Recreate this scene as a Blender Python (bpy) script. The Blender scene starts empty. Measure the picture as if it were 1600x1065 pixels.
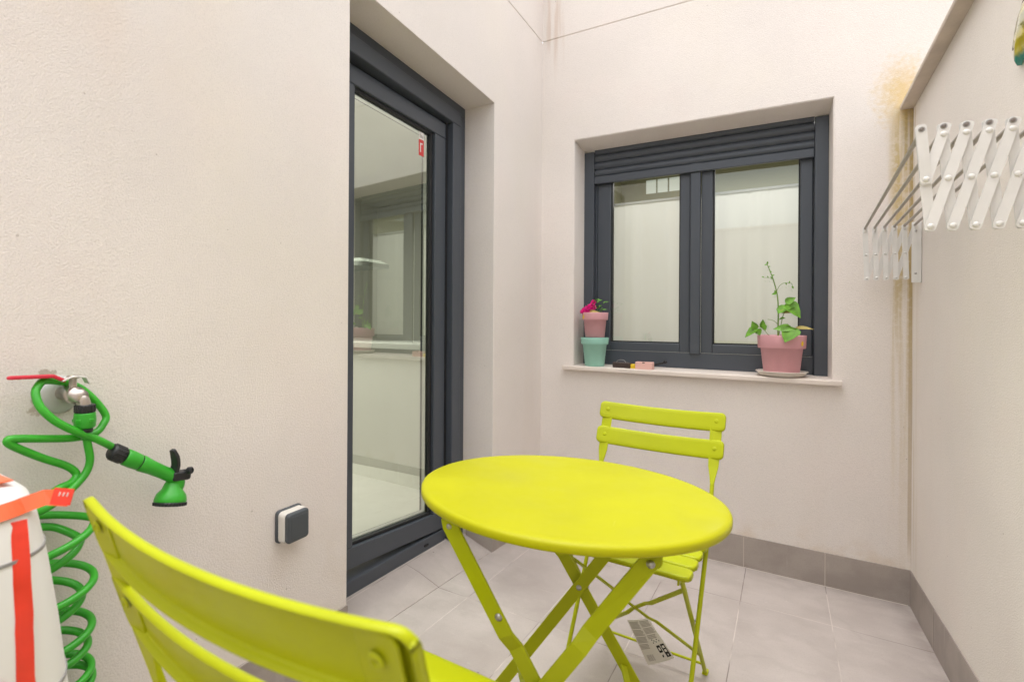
import bpy, math, random
from mathutils import Vector, Matrix
random.seed(7)
R = math.radians
sc = bpy.context.scene
C = sc.collection

# ------------------------------------------------------------------ camera, sky, sun, exposure
cam_d = bpy.data.cameras.new('camera')
cam = bpy.data.objects.new('camera', cam_d); C.objects.link(cam); sc.camera = cam
H = 1.113
cam.matrix_world = (Matrix.Translation((0, 0, H)) @ Matrix.Rotation(0.5649, 4, 'Z')
                    @ Matrix.Rotation(math.pi/2, 4, 'X') @ Matrix.Rotation(0.0059, 4, 'Z'))
cam_d.sensor_width = 36; cam_d.lens = 824.05/1600*36
cam_d.shift_x = 0.0608; cam_d.shift_y = -0.0197
cam_d.clip_start = 0.02; cam_d.clip_end = 3000
cam_d.dof.use_dof = True; cam_d.dof.focus_distance = 1.8; cam_d.dof.aperture_fstop = 5.6

SUN_EL, SUN_AZ = 84, -60      # overcast: soft light from high above and behind the camera
w = bpy.data.worlds.new('World'); sc.world = w; w.use_nodes = True
nt = w.node_tree; nt.nodes.clear()
sky = nt.nodes.new('ShaderNodeTexSky'); sky.sky_type = 'NISHITA'; sky.sun_disc = False
sky.sun_elevation = R(SUN_EL); sky.sun_rotation = R(180-SUN_AZ)
sky.air_density = 1.0; sky.dust_density = 4.0; sky.ozone_density = 1.0
hs = nt.nodes.new('ShaderNodeHueSaturation'); hs.inputs['Saturation'].default_value = 0.14
bg = nt.nodes.new('ShaderNodeBackground'); bg.inputs['Strength'].default_value = 0.15
wo = nt.nodes.new('ShaderNodeOutputWorld')
nt.links.new(sky.outputs[0], hs.inputs['Color']); nt.links.new(hs.outputs[0], bg.inputs['Color'])
nt.links.new(bg.outputs[0], wo.inputs['Surface'])
sd = bpy.data.lights.new('sun', 'SUN'); sd.energy = .9; sd.angle = R(120); sd.color = (1.0, .95, .88)
sun = bpy.data.objects.new('sun', sd); C.objects.link(sun)
sd_dir = Vector((math.cos(R(SUN_EL))*math.sin(R(SUN_AZ)), -math.cos(R(SUN_EL))*math.cos(R(SUN_AZ)), math.sin(R(SUN_EL))))
sun.rotation_euler = sd_dir.to_track_quat('Z', 'Y').to_euler()
sc.view_settings.view_transform = 'Standard'; sc.view_settings.look = 'None'
sc.view_settings.gamma = 1.0; sc.view_settings.exposure = 1.27

# ------------------------------------------------------------------ materials
def mat(name, col, rough=.6, metal=0., spec=.5, bump=None, vary=None, coat=0.):
    """bump=(scale, strength, distance); vary=(scale, amount)"""
    m = bpy.data.materials.new(name); m.use_nodes = True
    t = m.node_tree; b = t.nodes['Principled BSDF']
    b.inputs['Base Color'].default_value = (*col, 1); b.inputs['Roughness'].default_value = rough
    b.inputs['Metallic'].default_value = metal; b.inputs['Specular IOR Level'].default_value = spec
    b.inputs['Coat Weight'].default_value = coat
    tc = t.nodes.new('ShaderNodeTexCoord')
    if vary:
        n = t.nodes.new('ShaderNodeTexNoise'); n.inputs['Scale'].default_value = vary[0]; n.inputs['Detail'].default_value = 5
        t.links.new(tc.outputs['Object'], n.inputs['Vector'])
        r = t.nodes.new('ShaderNodeMapRange'); r.inputs[1].default_value = .3; r.inputs[2].default_value = .7
        r.inputs[3].default_value = 1-vary[1]; r.inputs[4].default_value = 1+vary[1]
        t.links.new(n.outputs[0], r.inputs[0])
        mx = t.nodes.new('ShaderNodeVectorMath'); mx.operation = 'SCALE'; mx.inputs[0].default_value = col
        t.links.new(r.outputs[0], mx.inputs['Scale']); t.links.new(mx.outputs[0], b.inputs['Base Color'])
    if bump:
        n = t.nodes.new('ShaderNodeTexNoise'); n.inputs['Scale'].default_value = bump[0]; n.inputs['Detail'].default_value = 3
        t.links.new(tc.outputs['Object'], n.inputs['Vector'])
        bp = t.nodes.new('ShaderNodeBump'); bp.inputs['Strength'].default_value = bump[1]; bp.inputs['Distance'].default_value = bump[2]
        t.links.new(n.outputs[0], bp.inputs['Height']); t.links.new(bp.outputs[0], b.inputs['Normal'])
    return m

class NB:
    """small node-building helper"""
    def __init__(s, m): s.t = m.node_tree
    def n(s, k, **kw):
        x = s.t.nodes.new(k)
        for a, v in kw.items(): setattr(x, a, v)
        return x
    def link(s, a, b): s.t.links.new(a, b)
    def math(s, op, a, b=None, clamp=False):
        x = s.n('ShaderNodeMath', operation=op, use_clamp=clamp)
        for i, v in enumerate((a, b)):
            if v is None: continue
            if isinstance(v, (int, float)): x.inputs[i].default_value = v
            else: s.link(v, x.inputs[i])
        return x.outputs[0]
    def ramp(s, v, a, b, c=0., d=1.):
        x = s.n('ShaderNodeMapRange', interpolation_type='SMOOTHSTEP')
        s.link(v, x.inputs[0])
        for i, q in enumerate((a, b, c, d)): x.inputs[i+1].default_value = q
        return x.outputs[0]
    def noise(s, vec, scale, detail=3, stretch=None):
        if stretch:
            mp = s.n('ShaderNodeMapping'); mp.inputs['Scale'].default_value = stretch
            s.link(vec, mp.inputs[0]); vec = mp.outputs[0]
        x = s.n('ShaderNodeTexNoise'); x.inputs['Scale'].default_value = scale; x.inputs['Detail'].default_value = detail
        s.link(vec, x.inputs['Vector']); return x.outputs[0]
    def mix(s, f, a, b):
        x = s.n('ShaderNodeMix', data_type='RGBA')
        if isinstance(f, (int, float)): x.inputs[0].default_value = f
        else: s.link(f, x.inputs[0])
        for i, v in ((6, a), (7, b)):
            if isinstance(v, tuple): x.inputs[i].default_value = (*v, 1)
            else: s.link(v, x.inputs[i])
        return x.outputs[2]

WALL = (.79, .735, .695)
def stucco(name, col=WALL, stains=None):
    m = mat(name, col, rough=.92, spec=.2)
    b = NB(m); bs = m.node_tree.nodes['Principled BSDF']
    pos = b.n('ShaderNodeTexCoord').outputs['Object']
    big = b.noise(pos, 1.3, 4)
    c = b.mix(b.ramp(big, .3, .7), tuple(x*.945 for x in col), tuple(min(1, x*1.03) for x in col))
    # faint soft water marks running down
    st = b.noise(pos, 1., 3, (5, 5, .5))
    c = b.mix(b.math('MULTIPLY', b.ramp(st, .55, .8), .10), c, (.60, .49, .37))
    pk = b.noise(pos, 3.3, 3); c = b.mix(b.math('MULTIPLY', b.ramp(pk, .5, .7), .35), c, (col[0]*1.0, col[1]*.965, col[2]*.965)); c = b.mix(b.math('MULTIPLY', b.ramp(b.noise(pos, 2.1, 3), .52, .72), .35), c, (col[0]*.985, col[1]*.985, col[2]*.93))
    fine = b.noise(pos, 330, 3)
    c = b.mix(b.math('MULTIPLY', b.ramp(fine, .50, .72), .22), c, tuple(x*.62 for x in col))
    c = b.mix(b.math('MULTIPLY', b.ramp(fine, .50, .28), .20), c, tuple(min(.9, x*1.1) for x in col))
    # sparse specks
    sp = b.n('ShaderNodeTexVoronoi'); sp.inputs['Scale'].default_value = 9; b.link(pos, sp.inputs['Vector'])
    c = b.mix(b.math('MULTIPLY', b.math('LESS_THAN', sp.outputs['Distance'], .022), .45), c, (.25, .2, .16))
    if stains: c = stains(b, pos, c)
    b.link(c, bs.inputs['Base Color'])
    h1 = b.noise(pos, 260, 8); h2 = b.noise(pos, 14, 2)
    h = b.math('ADD', h1, b.math('MULTIPLY', h2, .5))
    bp = b.n('ShaderNodeBump'); bp.inputs['Strength'].default_value = .55; bp.inputs['Distance'].default_value = .0028
    b.link(h, bp.inputs['Height']); b.link(bp.outputs[0], bs.inputs['Normal'])
    return m

def sep(b, pos):
    s = b.n('ShaderNodeSeparateXYZ'); b.link(pos, s.inputs[0]); return s.outputs
def stain_back(b, pos, c):
    x, y, z = sep(b, pos)
    streak = b.noise(pos, 1., 4, (55, 1, 1.6))
    rough = b.noise(pos, 60, 4)
    band = b.math('MULTIPLY', b.ramp(x, .34, .385), b.math('SUBTRACT', 1., b.ramp(z, 1.94, 2.0)))
    low = b.ramp(z, .2, 1.7, .10, .95)
    f = b.math('MULTIPLY', b.math('MULTIPLY', band, low), b.ramp(streak, .36, .60, .10, 1.))
    f = b.math('MULTIPLY', f, b.ramp(rough, .3, .55, .55, 1.))
    c = b.mix(b.math('MULTIPLY', f, .82), c, (.50, .37, .11))
    ln = b.math('MULTIPLY', b.math('MULTIPLY', b.ramp(x, .4175, .4195), b.ramp(z, .15, .3)), b.math('SUBTRACT', 1., b.ramp(z, 1.9, 2.0)))
    c = b.mix(b.math('MULTIPLY', ln, .4), c, (.33, .22, .06))
    dark = b.math('MULTIPLY', b.math('MULTIPLY', b.ramp(x, .385, .41), b.ramp(z, 1.62, 1.98)), b.math('SUBTRACT', 1., b.ramp(z, 1.97, 2.0)))
    c = b.mix(b.math('MULTIPLY', dark, .5), c, (.17, .12, .025))
    # ochre blotch round the end of the coping
    dx = b.math('MULTIPLY', b.math('SUBTRACT', x, .40), 1.0); dz = b.math('MULTIPLY', b.math('SUBTRACT', z, 2.03), .62)
    d = b.math('SQRT', b.math('ADD', b.math('MULTIPLY', dx, dx), b.math('MULTIPLY', dz, dz)))
    d = b.math('ADD', d, b.math('MULTIPLY', b.math('SUBTRACT', rough, .5), .13))
    c = b.mix(b.math('MULTIPLY', b.math('SUBTRACT', 1., b.ramp(d, .0, .125)), .72), c, (.62, .44, .15))
    # brown lines at the top left corner above the groove
    g = b.math('MULTIPLY', b.math('MULTIPLY', b.ramp(x, -1.14, -1.10), b.math('SUBTRACT', 1., b.ramp(x, -1.06, -.98))), b.ramp(z, 2.3, 2.7))
    s2 = b.noise(pos, 1., 3, (40, 1, 2))
    c = b.mix(b.math('MULTIPLY', b.math('MULTIPLY', g, b.ramp(s2, .5, .68)), .32), c, (.48, .31, .20))
    # splash-back dirt just above the skirting
    k = b.math('MULTIPLY', b.math('SUBTRACT', 1., b.ramp(z, .14, .26)), b.ramp(b.noise(pos, 9, 4), .45, .7))
    c = b.mix(b.math('MULTIPLY', k, .35), c, (.60, .45, .30))
    # worn patch below the sill
    return c
def stain_left(b, pos, c):
    x, y, z = sep(b, pos)
    n = b.noise(pos, 2.2, 4)
    f = b.math('MULTIPLY', b.math('MULTIPLY', b.ramp(z, 1.35, 1.9), b.math('SUBTRACT', 1., b.ramp(y, .45, .95))), b.ramp(n, .42, .72))
    c = b.mix(b.math('MULTIPLY', f, .34), c, (.70, .47, .28))
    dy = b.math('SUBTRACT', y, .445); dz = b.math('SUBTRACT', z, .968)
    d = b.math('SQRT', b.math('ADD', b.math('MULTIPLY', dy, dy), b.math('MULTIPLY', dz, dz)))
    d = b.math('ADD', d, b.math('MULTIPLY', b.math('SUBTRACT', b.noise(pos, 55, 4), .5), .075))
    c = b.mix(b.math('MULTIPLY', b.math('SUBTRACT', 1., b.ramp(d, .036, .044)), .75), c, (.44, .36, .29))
    # splash dirt low down
    k = b.math('MULTIPLY', b.math('SUBTRACT', 1., b.ramp(z, .25, .75)), b.ramp(b.noise(pos, 7, 5), .45, .75))
    c = b.mix(b.math('MULTIPLY', k, .22), c, (.58, .47, .37))
    return c
def stain_right(b, pos, c):
    x, y, z = sep(b, pos)
    f = b.math('MULTIPLY', b.ramp(y, 2.62, 2.74), b.ramp(b.noise(pos, 1., 3, (1, 50, 2)), .42, .7))
    c = b.mix(b.math('MULTIPLY', f, .5), c, (.45, .32, .12))
    return c
M = {}
M['wall_back'] = stucco('stucco_back', WALL, stain_back)
M['wall_left'] = stucco('stucco_left', WALL, stain_left)
M['wall_right'] = stucco('stucco_right', (.82, .77, .72), stain_right)
M['stone'] = mat('pale_stone', (.74, .66, .60), .45, bump=(60, .15, .001), vary=(7, .05))
M['coping'] = mat('concrete_coping', (.58, .50, .43), .8, bump=(120, .4, .002), vary=(9, .14))
M['anth'] = mat('anthracite_frame', (.060, .071, .088), .38, spec=.5, bump=(700, .12, .0004))
M['anth_dark'] = mat('anthracite_gasket', (.012, .013, .015), .6)
M['highlight'] = mat('grey_highlight', (.30, .31, .30), .5)  # pale grey of the painted highlight on the window rail
M['alu'] = mat('bright_spacer', (.62, .63, .62), .3, metal=.8)
LIME = (.40, .44, .002)
M['lime'] = mat('lime_powder_coat', LIME, .46, spec=.28, bump=(500, .12, .0006), vary=(11, .05))
M['lime_top'] = mat('lime_table_top', (.41, .405, .002), .46, spec=.22, bump=(500, .12, .0006), vary=(4, .055))
def scuff(m, amt):
    b = NB(m); bs = m.node_tree.nodes['Principled BSDF']; pos = b.n('ShaderNodeTexCoord').outputs['Object']
    old = bs.inputs['Base Color'].links[0].from_socket
    s1 = b.noise(pos, 1., 3, (6, 90, 6)); s2 = b.noise(pos, 1., 3, (70, 9, 9)); k = b.noise(pos, 5, 3)
    f = b.math('ADD', b.ramp(s1, .70, .74), b.ramp(s2, .71, .75)); f = b.math('MULTIPLY', f, b.ramp(k, .45, .65))
    b.link(b.mix(b.math('MULTIPLY', f, amt, True), old, (.52, .52, .10)), bs.inputs['Base Color'])
    r = b.ramp(b.noise(pos, 8, 5), .3, .7, .36, .58); b.link(r, bs.inputs['Roughness'])
scuff(M['lime_top'], .35); scuff(M['lime'], .2)
M['steel'] = mat('zinc_bolt', (.42, .41, .40), .32, metal=1.)
M['white_metal'] = mat('white_lacquer', (.74, .73, .71), .35, bump=(300, .05, .0005), vary=(30, .03))
M['grey_rod'] = mat('grey_line_rod', (.42, .385, .355), .5)
M['green'] = mat('green_hose', (.035, .36, .018), .32, spec=.5, vary=(25, .16))
M['green_pl'] = mat('green_plastic', (.030, .35, .020), .36, spec=.5)
M['black_pl'] = mat('black_plastic', (.016, .017, .019), .4)
M['red'] = mat('red_vinyl', (.62, .022, .05), .35)
M['chrome'] = mat('nickel_tap', (.56, .50, .46), .28, metal=.9, bump=(90, .15, .001))
M['chrome2'] = mat('white_metal_cap', (.70, .69, .67), .35, metal=.35)
M['escut'] = mat('dull_escutcheon', (.55, .56, .54), .45, metal=.2)
M['sock_dark'] = mat('socket_dark', (.065, .075, .085), .45)
M['sock_white'] = mat('socket_white', (.70, .67, .62), .5)
M['pink'] = mat('pink_pot', (.68, .35, .385), .5, bump=(200, .06, .0005), vary=(20, .04))
M['teal'] = mat('teal_pot', (.31, .60, .50), .5, bump=(200, .06, .0005), vary=(20, .04))
M['cream'] = mat('cream_plastic', (.76, .70, .63), .45)
M['soil'] = mat('potting_soil', (.05, .035, .022), .95, bump=(150, .8, .004))
M['yellow'] = mat('yellow_mark', (.80, .55, .02), .5)
M['leaf'] = mat('green_leaf', (.125, .31, .020), .5, vary=(40, .35))
M['leaf_dark'] = mat('dark_leaf', (.11, .29, .03), .5, vary=(60, .25))
M['leaf_old'] = mat('old_leaf', (.42, .33, .09), .6, vary=(40, .2))
M['stem'] = mat('stem_green', (.16, .27, .05), .6)
M['magenta'] = mat('magenta_petal', (.86, .022, .33), .55, vary=(90, .2))
M['pinkbox'] = mat('pale_pink_plastic', (.74, .45, .40), .5)
M['brown_pl'] = mat('dark_brown_plastic', (.045, .028, .024), .5)
M['paper'] = mat('tag_paper', (.80, .76, .70), .7)
M['print_grey'] = mat('grey_print', (.46, .42, .37), .8)
M['print_black'] = mat('black_print', (.02, .02, .02), .7)
M['foam'] = mat('white_plastic', (.76, .75, .73), .45, bump=(40, .1, .001))
M['groove'] = mat('shadow_gap', (.28, .27, .27), .7)
M['tape'] = mat('red_tape', (.74, .045, .022), .28, spec=.5, vary=(25, .12))
M['tape_or'] = mat('orange_tape', (.84, .14, .045), .28, spec=.5, vary=(25, .10))
M['white'] = mat('white_print', (.8, .78, .75), .5)
M['room'] = mat('room_paint', (.57, .56, .50), .9, vary=(2, .04))
M['room_olive'] = mat('olive_room_paint', (.34, .34, .24), .9)
M['lit_pane'] = mat('lit_pane', (.8, .85, .82), .5); _b = M['lit_pane'].node_tree.nodes['Principled BSDF']; _b.inputs['Emission Color'].default_value = (.85, .95, .88, 1); _b.inputs['Emission Strength'].default_value = .13
M['room_floor'] = mat('room_floor', (.50, .48, .43), .6)
M['cabinet'] = mat('cabinet_white', (.52, .51, .47), .5)
M['worktop'] = mat('worktop', (.54, .53, .49), .4)
M['hood'] = mat('hood_steel', (.22, .23, .20), .7)
M['wood'] = mat('warm_wood', (.45, .24, .10), .5, vary=(12, .2))
M['oven'] = mat('dark_appliance', (.06, .05, .045), .3)
M['cover_red'] = mat('sticker_red', (.66, .05, .05), .4)

def skirt_mat():
    m = mat('skirting_tile', (.36, .315, .285), .5)
    b = NB(m); bs = m.node_tree.nodes['Principled BSDF']
    pos = b.n('ShaderNodeTexCoord').outputs['Object']
    n1 = b.noise(pos, 9, 5); n2 = b.noise(pos, 300, 2); st = b.noise(pos, 1., 3, (14, 14, 3))
    c = b.mix(b.ramp(n1, .35, .65), (.325, .282, .255), (.385, .338, .306))
    c = b.mix(b.math('MULTIPLY', b.ramp(n2, .5, .7), .25), c, (.26, .225, .20))
    c = b.mix(b.math('MULTIPLY', b.ramp(st, .66, .72), .3), c, (.50, .45, .41))
    b.link(c, bs.inputs['Base Color']); return m
M['skirt'] = skirt_mat()
M['grout'] = mat('pale_grout', (.56, .50, .45), .9)

def floor_mat(tiles=True):
    m = mat('floor_tiles', (.5, .45, .42), .55, spec=.35)
    b = NB(m); bs = m.node_tree.nodes['Principled BSDF']
    pos = b.n('ShaderNodeTexCoord').outputs['Object']
    x, y, z = sep(b, pos)
    wob = b.math('MULTIPLY', b.math('SUBTRACT', b.noise(pos, 30, 2), .5), .0022)
    def grid(v, o, p):
        u = b.math('FRACT', b.math('ADD', b.math('DIVIDE', b.math('SUBTRACT', b.math('ADD', v, wob), o), p), 100.5))
        return b.math('MULTIPLY', b.math('ABSOLUTE', b.math('SUBTRACT', u, .5)), p)     # metres from the joint
    gx = grid(x, .153, .2933); gy = grid(y, 2.37, .622)
    g = b.math('MINIMUM', gx, gy)
    line = b.math('SUBTRACT', 1., b.ramp(g, .0009, .0022))
    bev = b.math('SUBTRACT', 1., b.ramp(g, .001, .007))
    # each tile a little different
    tx = b.math('FLOOR', b.math('DIVIDE', b.math('SUBTRACT', x, .153), .2933)); ty = b.math('FLOOR', b.math('DIVIDE', b.math('SUBTRACT', y, 2.37), .622))
    cmb = b.n('ShaderNodeCombineXYZ'); b.link(tx, cmb.inputs[0]); b.link(ty, cmb.inputs[1])
    wn = b.n('ShaderNodeTexWhiteNoise', noise_dimensions='3D'); b.link(cmb.outputs[0], wn.inputs['Vector'])
    streak = b.noise(pos, 1., 5, (3, 11, 3)); cloud = b.noise(pos, 5, 5); fine = b.noise(pos, 260, 2)
    A, B = (.385, .338, .315), (.468, .418, .392)
    c = b.mix(b.ramp(cloud, .3, .7), A, B)
    c = b.mix(b.math('MULTIPLY', b.ramp(streak, .45, .75), .35), c, (.40, .355, .335))
    c = b.mix(b.math('MULTIPLY', wn.outputs[0], .22), c, (.56, .50, .47))
    c = b.mix(b.math('MULTIPLY', b.ramp(fine, .48, .7), .24), c, (.31, .27, .25))
    sp = b.n('ShaderNodeTexVoronoi'); sp.inputs['Scale'].default_value = 7; b.link(pos, sp.inputs['Vector'])
    c = b.mix(b.math('MULTIPLY', b.math('LESS_THAN', sp.outputs['Distance'], .028), .55), c, (.16, .13, .11))
    # hairline scratches
    sc_ = b.noise(pos, 1., 2, (2.5, 34, 1)); 
    c = b.mix(b.math('MULTIPLY', b.math('SUBTRACT', 1., b.ramp(b.math('ABSOLUTE', b.math('SUBTRACT', sc_, .62)), .0, .004)), .3), c, (.66, .61, .58))
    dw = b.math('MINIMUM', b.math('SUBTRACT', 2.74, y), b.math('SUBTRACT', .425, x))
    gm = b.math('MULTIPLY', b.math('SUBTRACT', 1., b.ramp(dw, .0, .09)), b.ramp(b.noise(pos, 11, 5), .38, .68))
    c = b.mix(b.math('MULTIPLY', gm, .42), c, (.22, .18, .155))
    wm = b.noise(pos, 2.3, 6); c = b.mix(b.math('MULTIPLY', b.math('SUBTRACT', 1., b.ramp(b.math('ABSOLUTE', b.math('SUBTRACT', wm, .52)), .0, .035)), .16), c, (.30, .26, .235))
    pat = b.noise(pos, 3.2, 3)
    jc = b.mix(b.ramp(pat, .42, .58), (.17, .14, .125), (.58, .52, .48))
    c = b.mix(b.math('MULTIPLY', line, b.ramp(b.noise(pos, 6, 3),   .30, .5, .32, .85)), c, jc)
    b.link(c, bs.inputs['Base Color'])
    bp = b.n('ShaderNodeBump'); bp.inputs['Strength'].default_value = .5; bp.inputs['Distance'].default_value = .0015
    h = b.math('SUBTRACT', b.math('MULTIPLY', fine, .25), b.math('MULTIPLY', bev, .8))
    b.link(h, bp.inputs['Height']); b.link(bp.outputs[0], bs.inputs['Normal'])
    return m
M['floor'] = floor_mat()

def glass_mat(name, tint=(.86, .92, .86), refl=1.45, k=2.0):
    m = bpy.data.materials.new(name); m.use_nodes = True
    t = m.node_tree; t.nodes.clear(); b = NB(m)
    tr = b.n('ShaderNodeBsdfTransparent'); tr.inputs[0].default_value = (*tint, 1)
    gl = b.n('ShaderNodeBsdfGlossy'); gl.inputs['Roughness'].default_value = .0; gl.inputs[0].default_value = (.86, .92, .87, 1)
    fr = b.n('ShaderNodeFresnel'); fr.inputs[0].default_value = refl
    f = b.math('MULTIPLY', fr.outputs[0], k, clamp=True)     # two panes, four surfaces
    mx = b.n('ShaderNodeMixShader'); b.link(f, mx.inputs[0]); b.link(tr.outputs[0], mx.inputs[1]); b.link(gl.outputs[0], mx.inputs[2])
    o = b.n('ShaderNodeOutputMaterial'); b.link(mx.outputs[0], o.inputs[0]); return m
M['glass'] = glass_mat('double_glazing', (.68, .75, .69), refl=1.9, k=3.1)
M['glass_w'] = glass_mat('window_glazing', (.95, .95, .93), refl=1.6, k=2.2)
def curtain_mat():
    m = mat('sheer_curtain', (.84, .835, .80), .9)
    t = m.node_tree; b = NB(m); bs = t.nodes['Principled BSDF']; o = t.nodes['Material Output']
    tl = b.n('ShaderNodeBsdfTranslucent'); tl.inputs[0].default_value = (.74, .735, .70, 1)
    mx = b.n('ShaderNodeMixShader'); mx.inputs[0].default_value = .5
    b.link(bs.outputs[0], mx.inputs[1]); b.link(tl.outputs[0], mx.inputs[2]); b.link(mx.outputs[0], o.inputs[0]); return m
M['curtain'] = curtain_mat()
def lamp_mat():
    m = bpy.data.materials.new('lit_lamp'); m.use_nodes = True
    b = m.node_tree.nodes['Principled BSDF']; b.inputs['Emission Color'].default_value = (1, .86, .66, 1); b.inputs['Emission Strength'].default_value = 6
    return m
M['lamp'] = lamp_mat()
def glaze_mat():
    m = mat('glazed_ceramic', (.5, .5, .1), .08, spec=.6, coat=.6)
    b = NB(m); bs = m.node_tree.nodes['Principled BSDF']
    pos = b.n('ShaderNodeTexCoord').outputs['Object']; x, y, z = sep(b, pos)
    v = b.math('ADD', z, b.math('MULTIPLY', b.math('SUBTRACT', b.noise(pos, 40, 3), .5), .03))
    c = b.mix(b.ramp(v, .010, .024), (.01, .25, .20), (.55, .47, .02))
    c = b.mix(b.ramp(v, .045, .075), c, (.42, .43, .27))
    c = b.mix(b.ramp(v, .085, .11), c, (.66, .60, .22))
    b.link(c, bs.inputs['Base Color']); return m
M['glaze'] = glaze_mat()
M['glaze_rim'] = mat('rim_grey', (.22, .19, .17), .3)

# ------------------------------------------------------------------ mesh helpers
class MB:
    def __init__(s): s.v = []; s.f = []; s.sm = []
    def add(s, vs, fs, smooth=False):
        o = len(s.v); s.v += [tuple(v) for v in vs]
        s.f += [tuple(i+o for i in f) for f in fs]; s.sm += [smooth]*len(fs); return s
    def quad(s, a, b, c, d): return s.add([a, b, c, d], [(0, 1, 2, 3)])
    def hexa(s, p):      # 8 points: bottom 4 ccw, top 4 ccw
        return s.add(p, [(3, 2, 1, 0), (4, 5, 6, 7), (0, 1, 5, 4), (1, 2, 6, 5), (2, 3, 7, 6), (3, 0, 4, 7)])
    def box(s, x0, x1, y0, y1, z0, z1):
        return s.hexa([(x0, y0, z0), (x1, y0, z0), (x1, y1, z0), (x0, y1, z0), (x0, y0, z1), (x1, y0, z1), (x1, y1, z1), (x0, y1, z1)])
    def tube(s, pts, r, n=10, cap=True):
        P = [Vector(p) for p in pts]; rs = r if isinstance(r, (list, tuple)) else [r]*len(P)
        T = [(P[min(i+1, len(P)-1)]-P[max(i-1, 0)]).normalized() for i in range(len(P))]
        N = T[0].orthogonal().normalized(); vs = []
        for i, p in enumerate(P):
            N = (N-T[i]*N.dot(T[i])).normalized(); B = T[i].cross(N)
            for k in range(n):
                a = 2*math.pi*k/n; vs.append(p+(N*math.cos(a)+B*math.sin(a))*rs[i])
        fs = [(i*n+k, i*n+(k+1) % n, (i+1)*n+(k+1) % n, (i+1)*n+k) for i in range(len(P)-1) for k in range(n)]
        s.add(vs, fs, True)
        if cap:
            s.add(vs[:n], [tuple(reversed(range(n)))]); s.add(vs[-n:], [tuple(range(n))])
        return s
    def bar(s, pts, w, t, wdir):
        """flat bar along pts; w wide along wdir, t thick across"""
        P = [Vector(p) for p in pts]; ws = w if isinstance(w, (list, tuple)) else [w]*len(P); ts = t if isinstance(t, (list, tuple)) else [t]*len(P); vs = []
        for i, p in enumerate(P):
            T = (P[min(i+1, len(P)-1)]-P[max(i-1, 0)]).normalized()
            W = Vector(wdir); W = (W-T*W.dot(T)).normalized(); K = T.cross(W)
            for a, b in ((-1, -1), (1, -1), (1, 1), (-1, 1)): vs.append(p+W*a*ws[i]/2+K*b*ts[i]/2)
        fs = [(i*4+k, i*4+(k+1) % 4, i*4+4+(k+1) % 4, i*4+4+k) for i in range(len(P)-1) for k in range(4)]
        n = len(P)-1
        fs += [(3, 2, 1, 0), (n*4, n*4+1, n*4+2, n*4+3)]
        return s.add(vs, fs)
    def lathe(s, prof, c=(0, 0, 0), n=40, axis=None, smooth=True):
        """prof: list of (radius, height) along axis"""
        A = Vector(axis or (0, 0, 1)).normalized(); U = A.orthogonal().normalized(); V = A.cross(U); c = Vector(c); vs = []
        for r, h in prof:
            for k in range(n):
                a = 2*math.pi*k/n; vs.append(c+A*h+(U*math.cos(a)+V*math.sin(a))*max(r, 1e-5))
        fs = [(i*n+k, i*n+(k+1) % n, (i+1)*n+(k+1) % n, (i+1)*n+k) for i in range(len(prof)-1) for k in range(n)]
        return s.add(vs, fs, smooth)
    def rrect(s, c, U, V, w, h, r, prof, n=5, smooth=False):
        """rounded rectangle lofted along W=UxV; prof: list of (inset, height)"""
        U = Vector(U).normalized(); V = Vector(V).normalized(); W = U.cross(V); c = Vector(c); vs = []; N = 4*(n+1)
        for ins, hh in prof:
            rr = max(r-ins, 1e-4)
            for q, (sx, sy) in enumerate(((1, 1), (-1, 1), (-1, -1), (1, -1))):
                for k in range(n+1):
                    a = math.pi/2*(q+k/n)
                    vs.append(c+U*(sx*(w/2-ins-rr)+math.cos(a)*rr)+V*(sy*(h/2-ins-rr)+math.sin(a)*rr)+W*hh)
        fs = [(i*N+k, i*N+(k+1) % N, (i+1)*N+(k+1) % N, (i+1)*N+k) for i in range(len(prof)-1) for k in range(N)]
        s.add(vs, fs, smooth)
        s.add(vs[:N], [tuple(reversed(range(N)))]); s.add(vs[-N:], [tuple(range(N))]); return s
    def build(s, name, m, parent=None, bevel=0, weld=False, solid=0, subd=0, seg=2, ang=35, off=1.):
        me = bpy.data.meshes.new(name); me.from_pydata(s.v, [], s.f); me.update()
        for p, q in zip(me.polygons, s.sm): p.use_smooth = q
        if weld:
            import bmesh
            bm = bmesh.new(); bm.from_mesh(me); bmesh.ops.remove_doubles(bm, verts=bm.verts, dist=1e-5)
            bmesh.ops.recalc_face_normals(bm, faces=bm.faces) if weld == 2 else None
            bm.to_mesh(me); bm.free()
        me.materials.append(M[m]); o = bpy.data.objects.new(name, me); C.objects.link(o)
        if parent: o.parent = parent
        if solid:
            k = o.modifiers.new('solid', 'SOLIDIFY'); k.thickness = solid; k.offset = off
        if bevel:
            k = o.modifiers.new('bevel', 'BEVEL'); k.width = bevel; k.segments = seg; k.limit_method = 'ANGLE'; k.angle_limit = R(ang)
            k.harden_normals = False
        if subd:
            k = o.modifiers.new('sub', 'SUBSURF'); k.levels = k.render_levels = subd
        return o
def smooth_path(pts, n=8):
    P = [Vector(p) for p in pts]; out = []
    for i in range(len(P)-1):
        p0, p1, p2, p3 = P[max(i-1, 0)], P[i], P[i+1], P[min(i+2, len(P)-1)]
        for k in range(n):
            t = k/n; out.append(.5*((2*p1)+(p2-p0)*t+(2*p0-5*p1+4*p2-p3)*t*t+(3*p1-p0-3*p2+p3)*t**3))
    out.append(P[-1]); return out
def tag(o, label=None, cat=None, group=None, kind=None):
    for k, v in (('label', label), ('category', cat), ('group', group), ('kind', kind)):
        if v: o[k] = v
    return o
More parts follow.
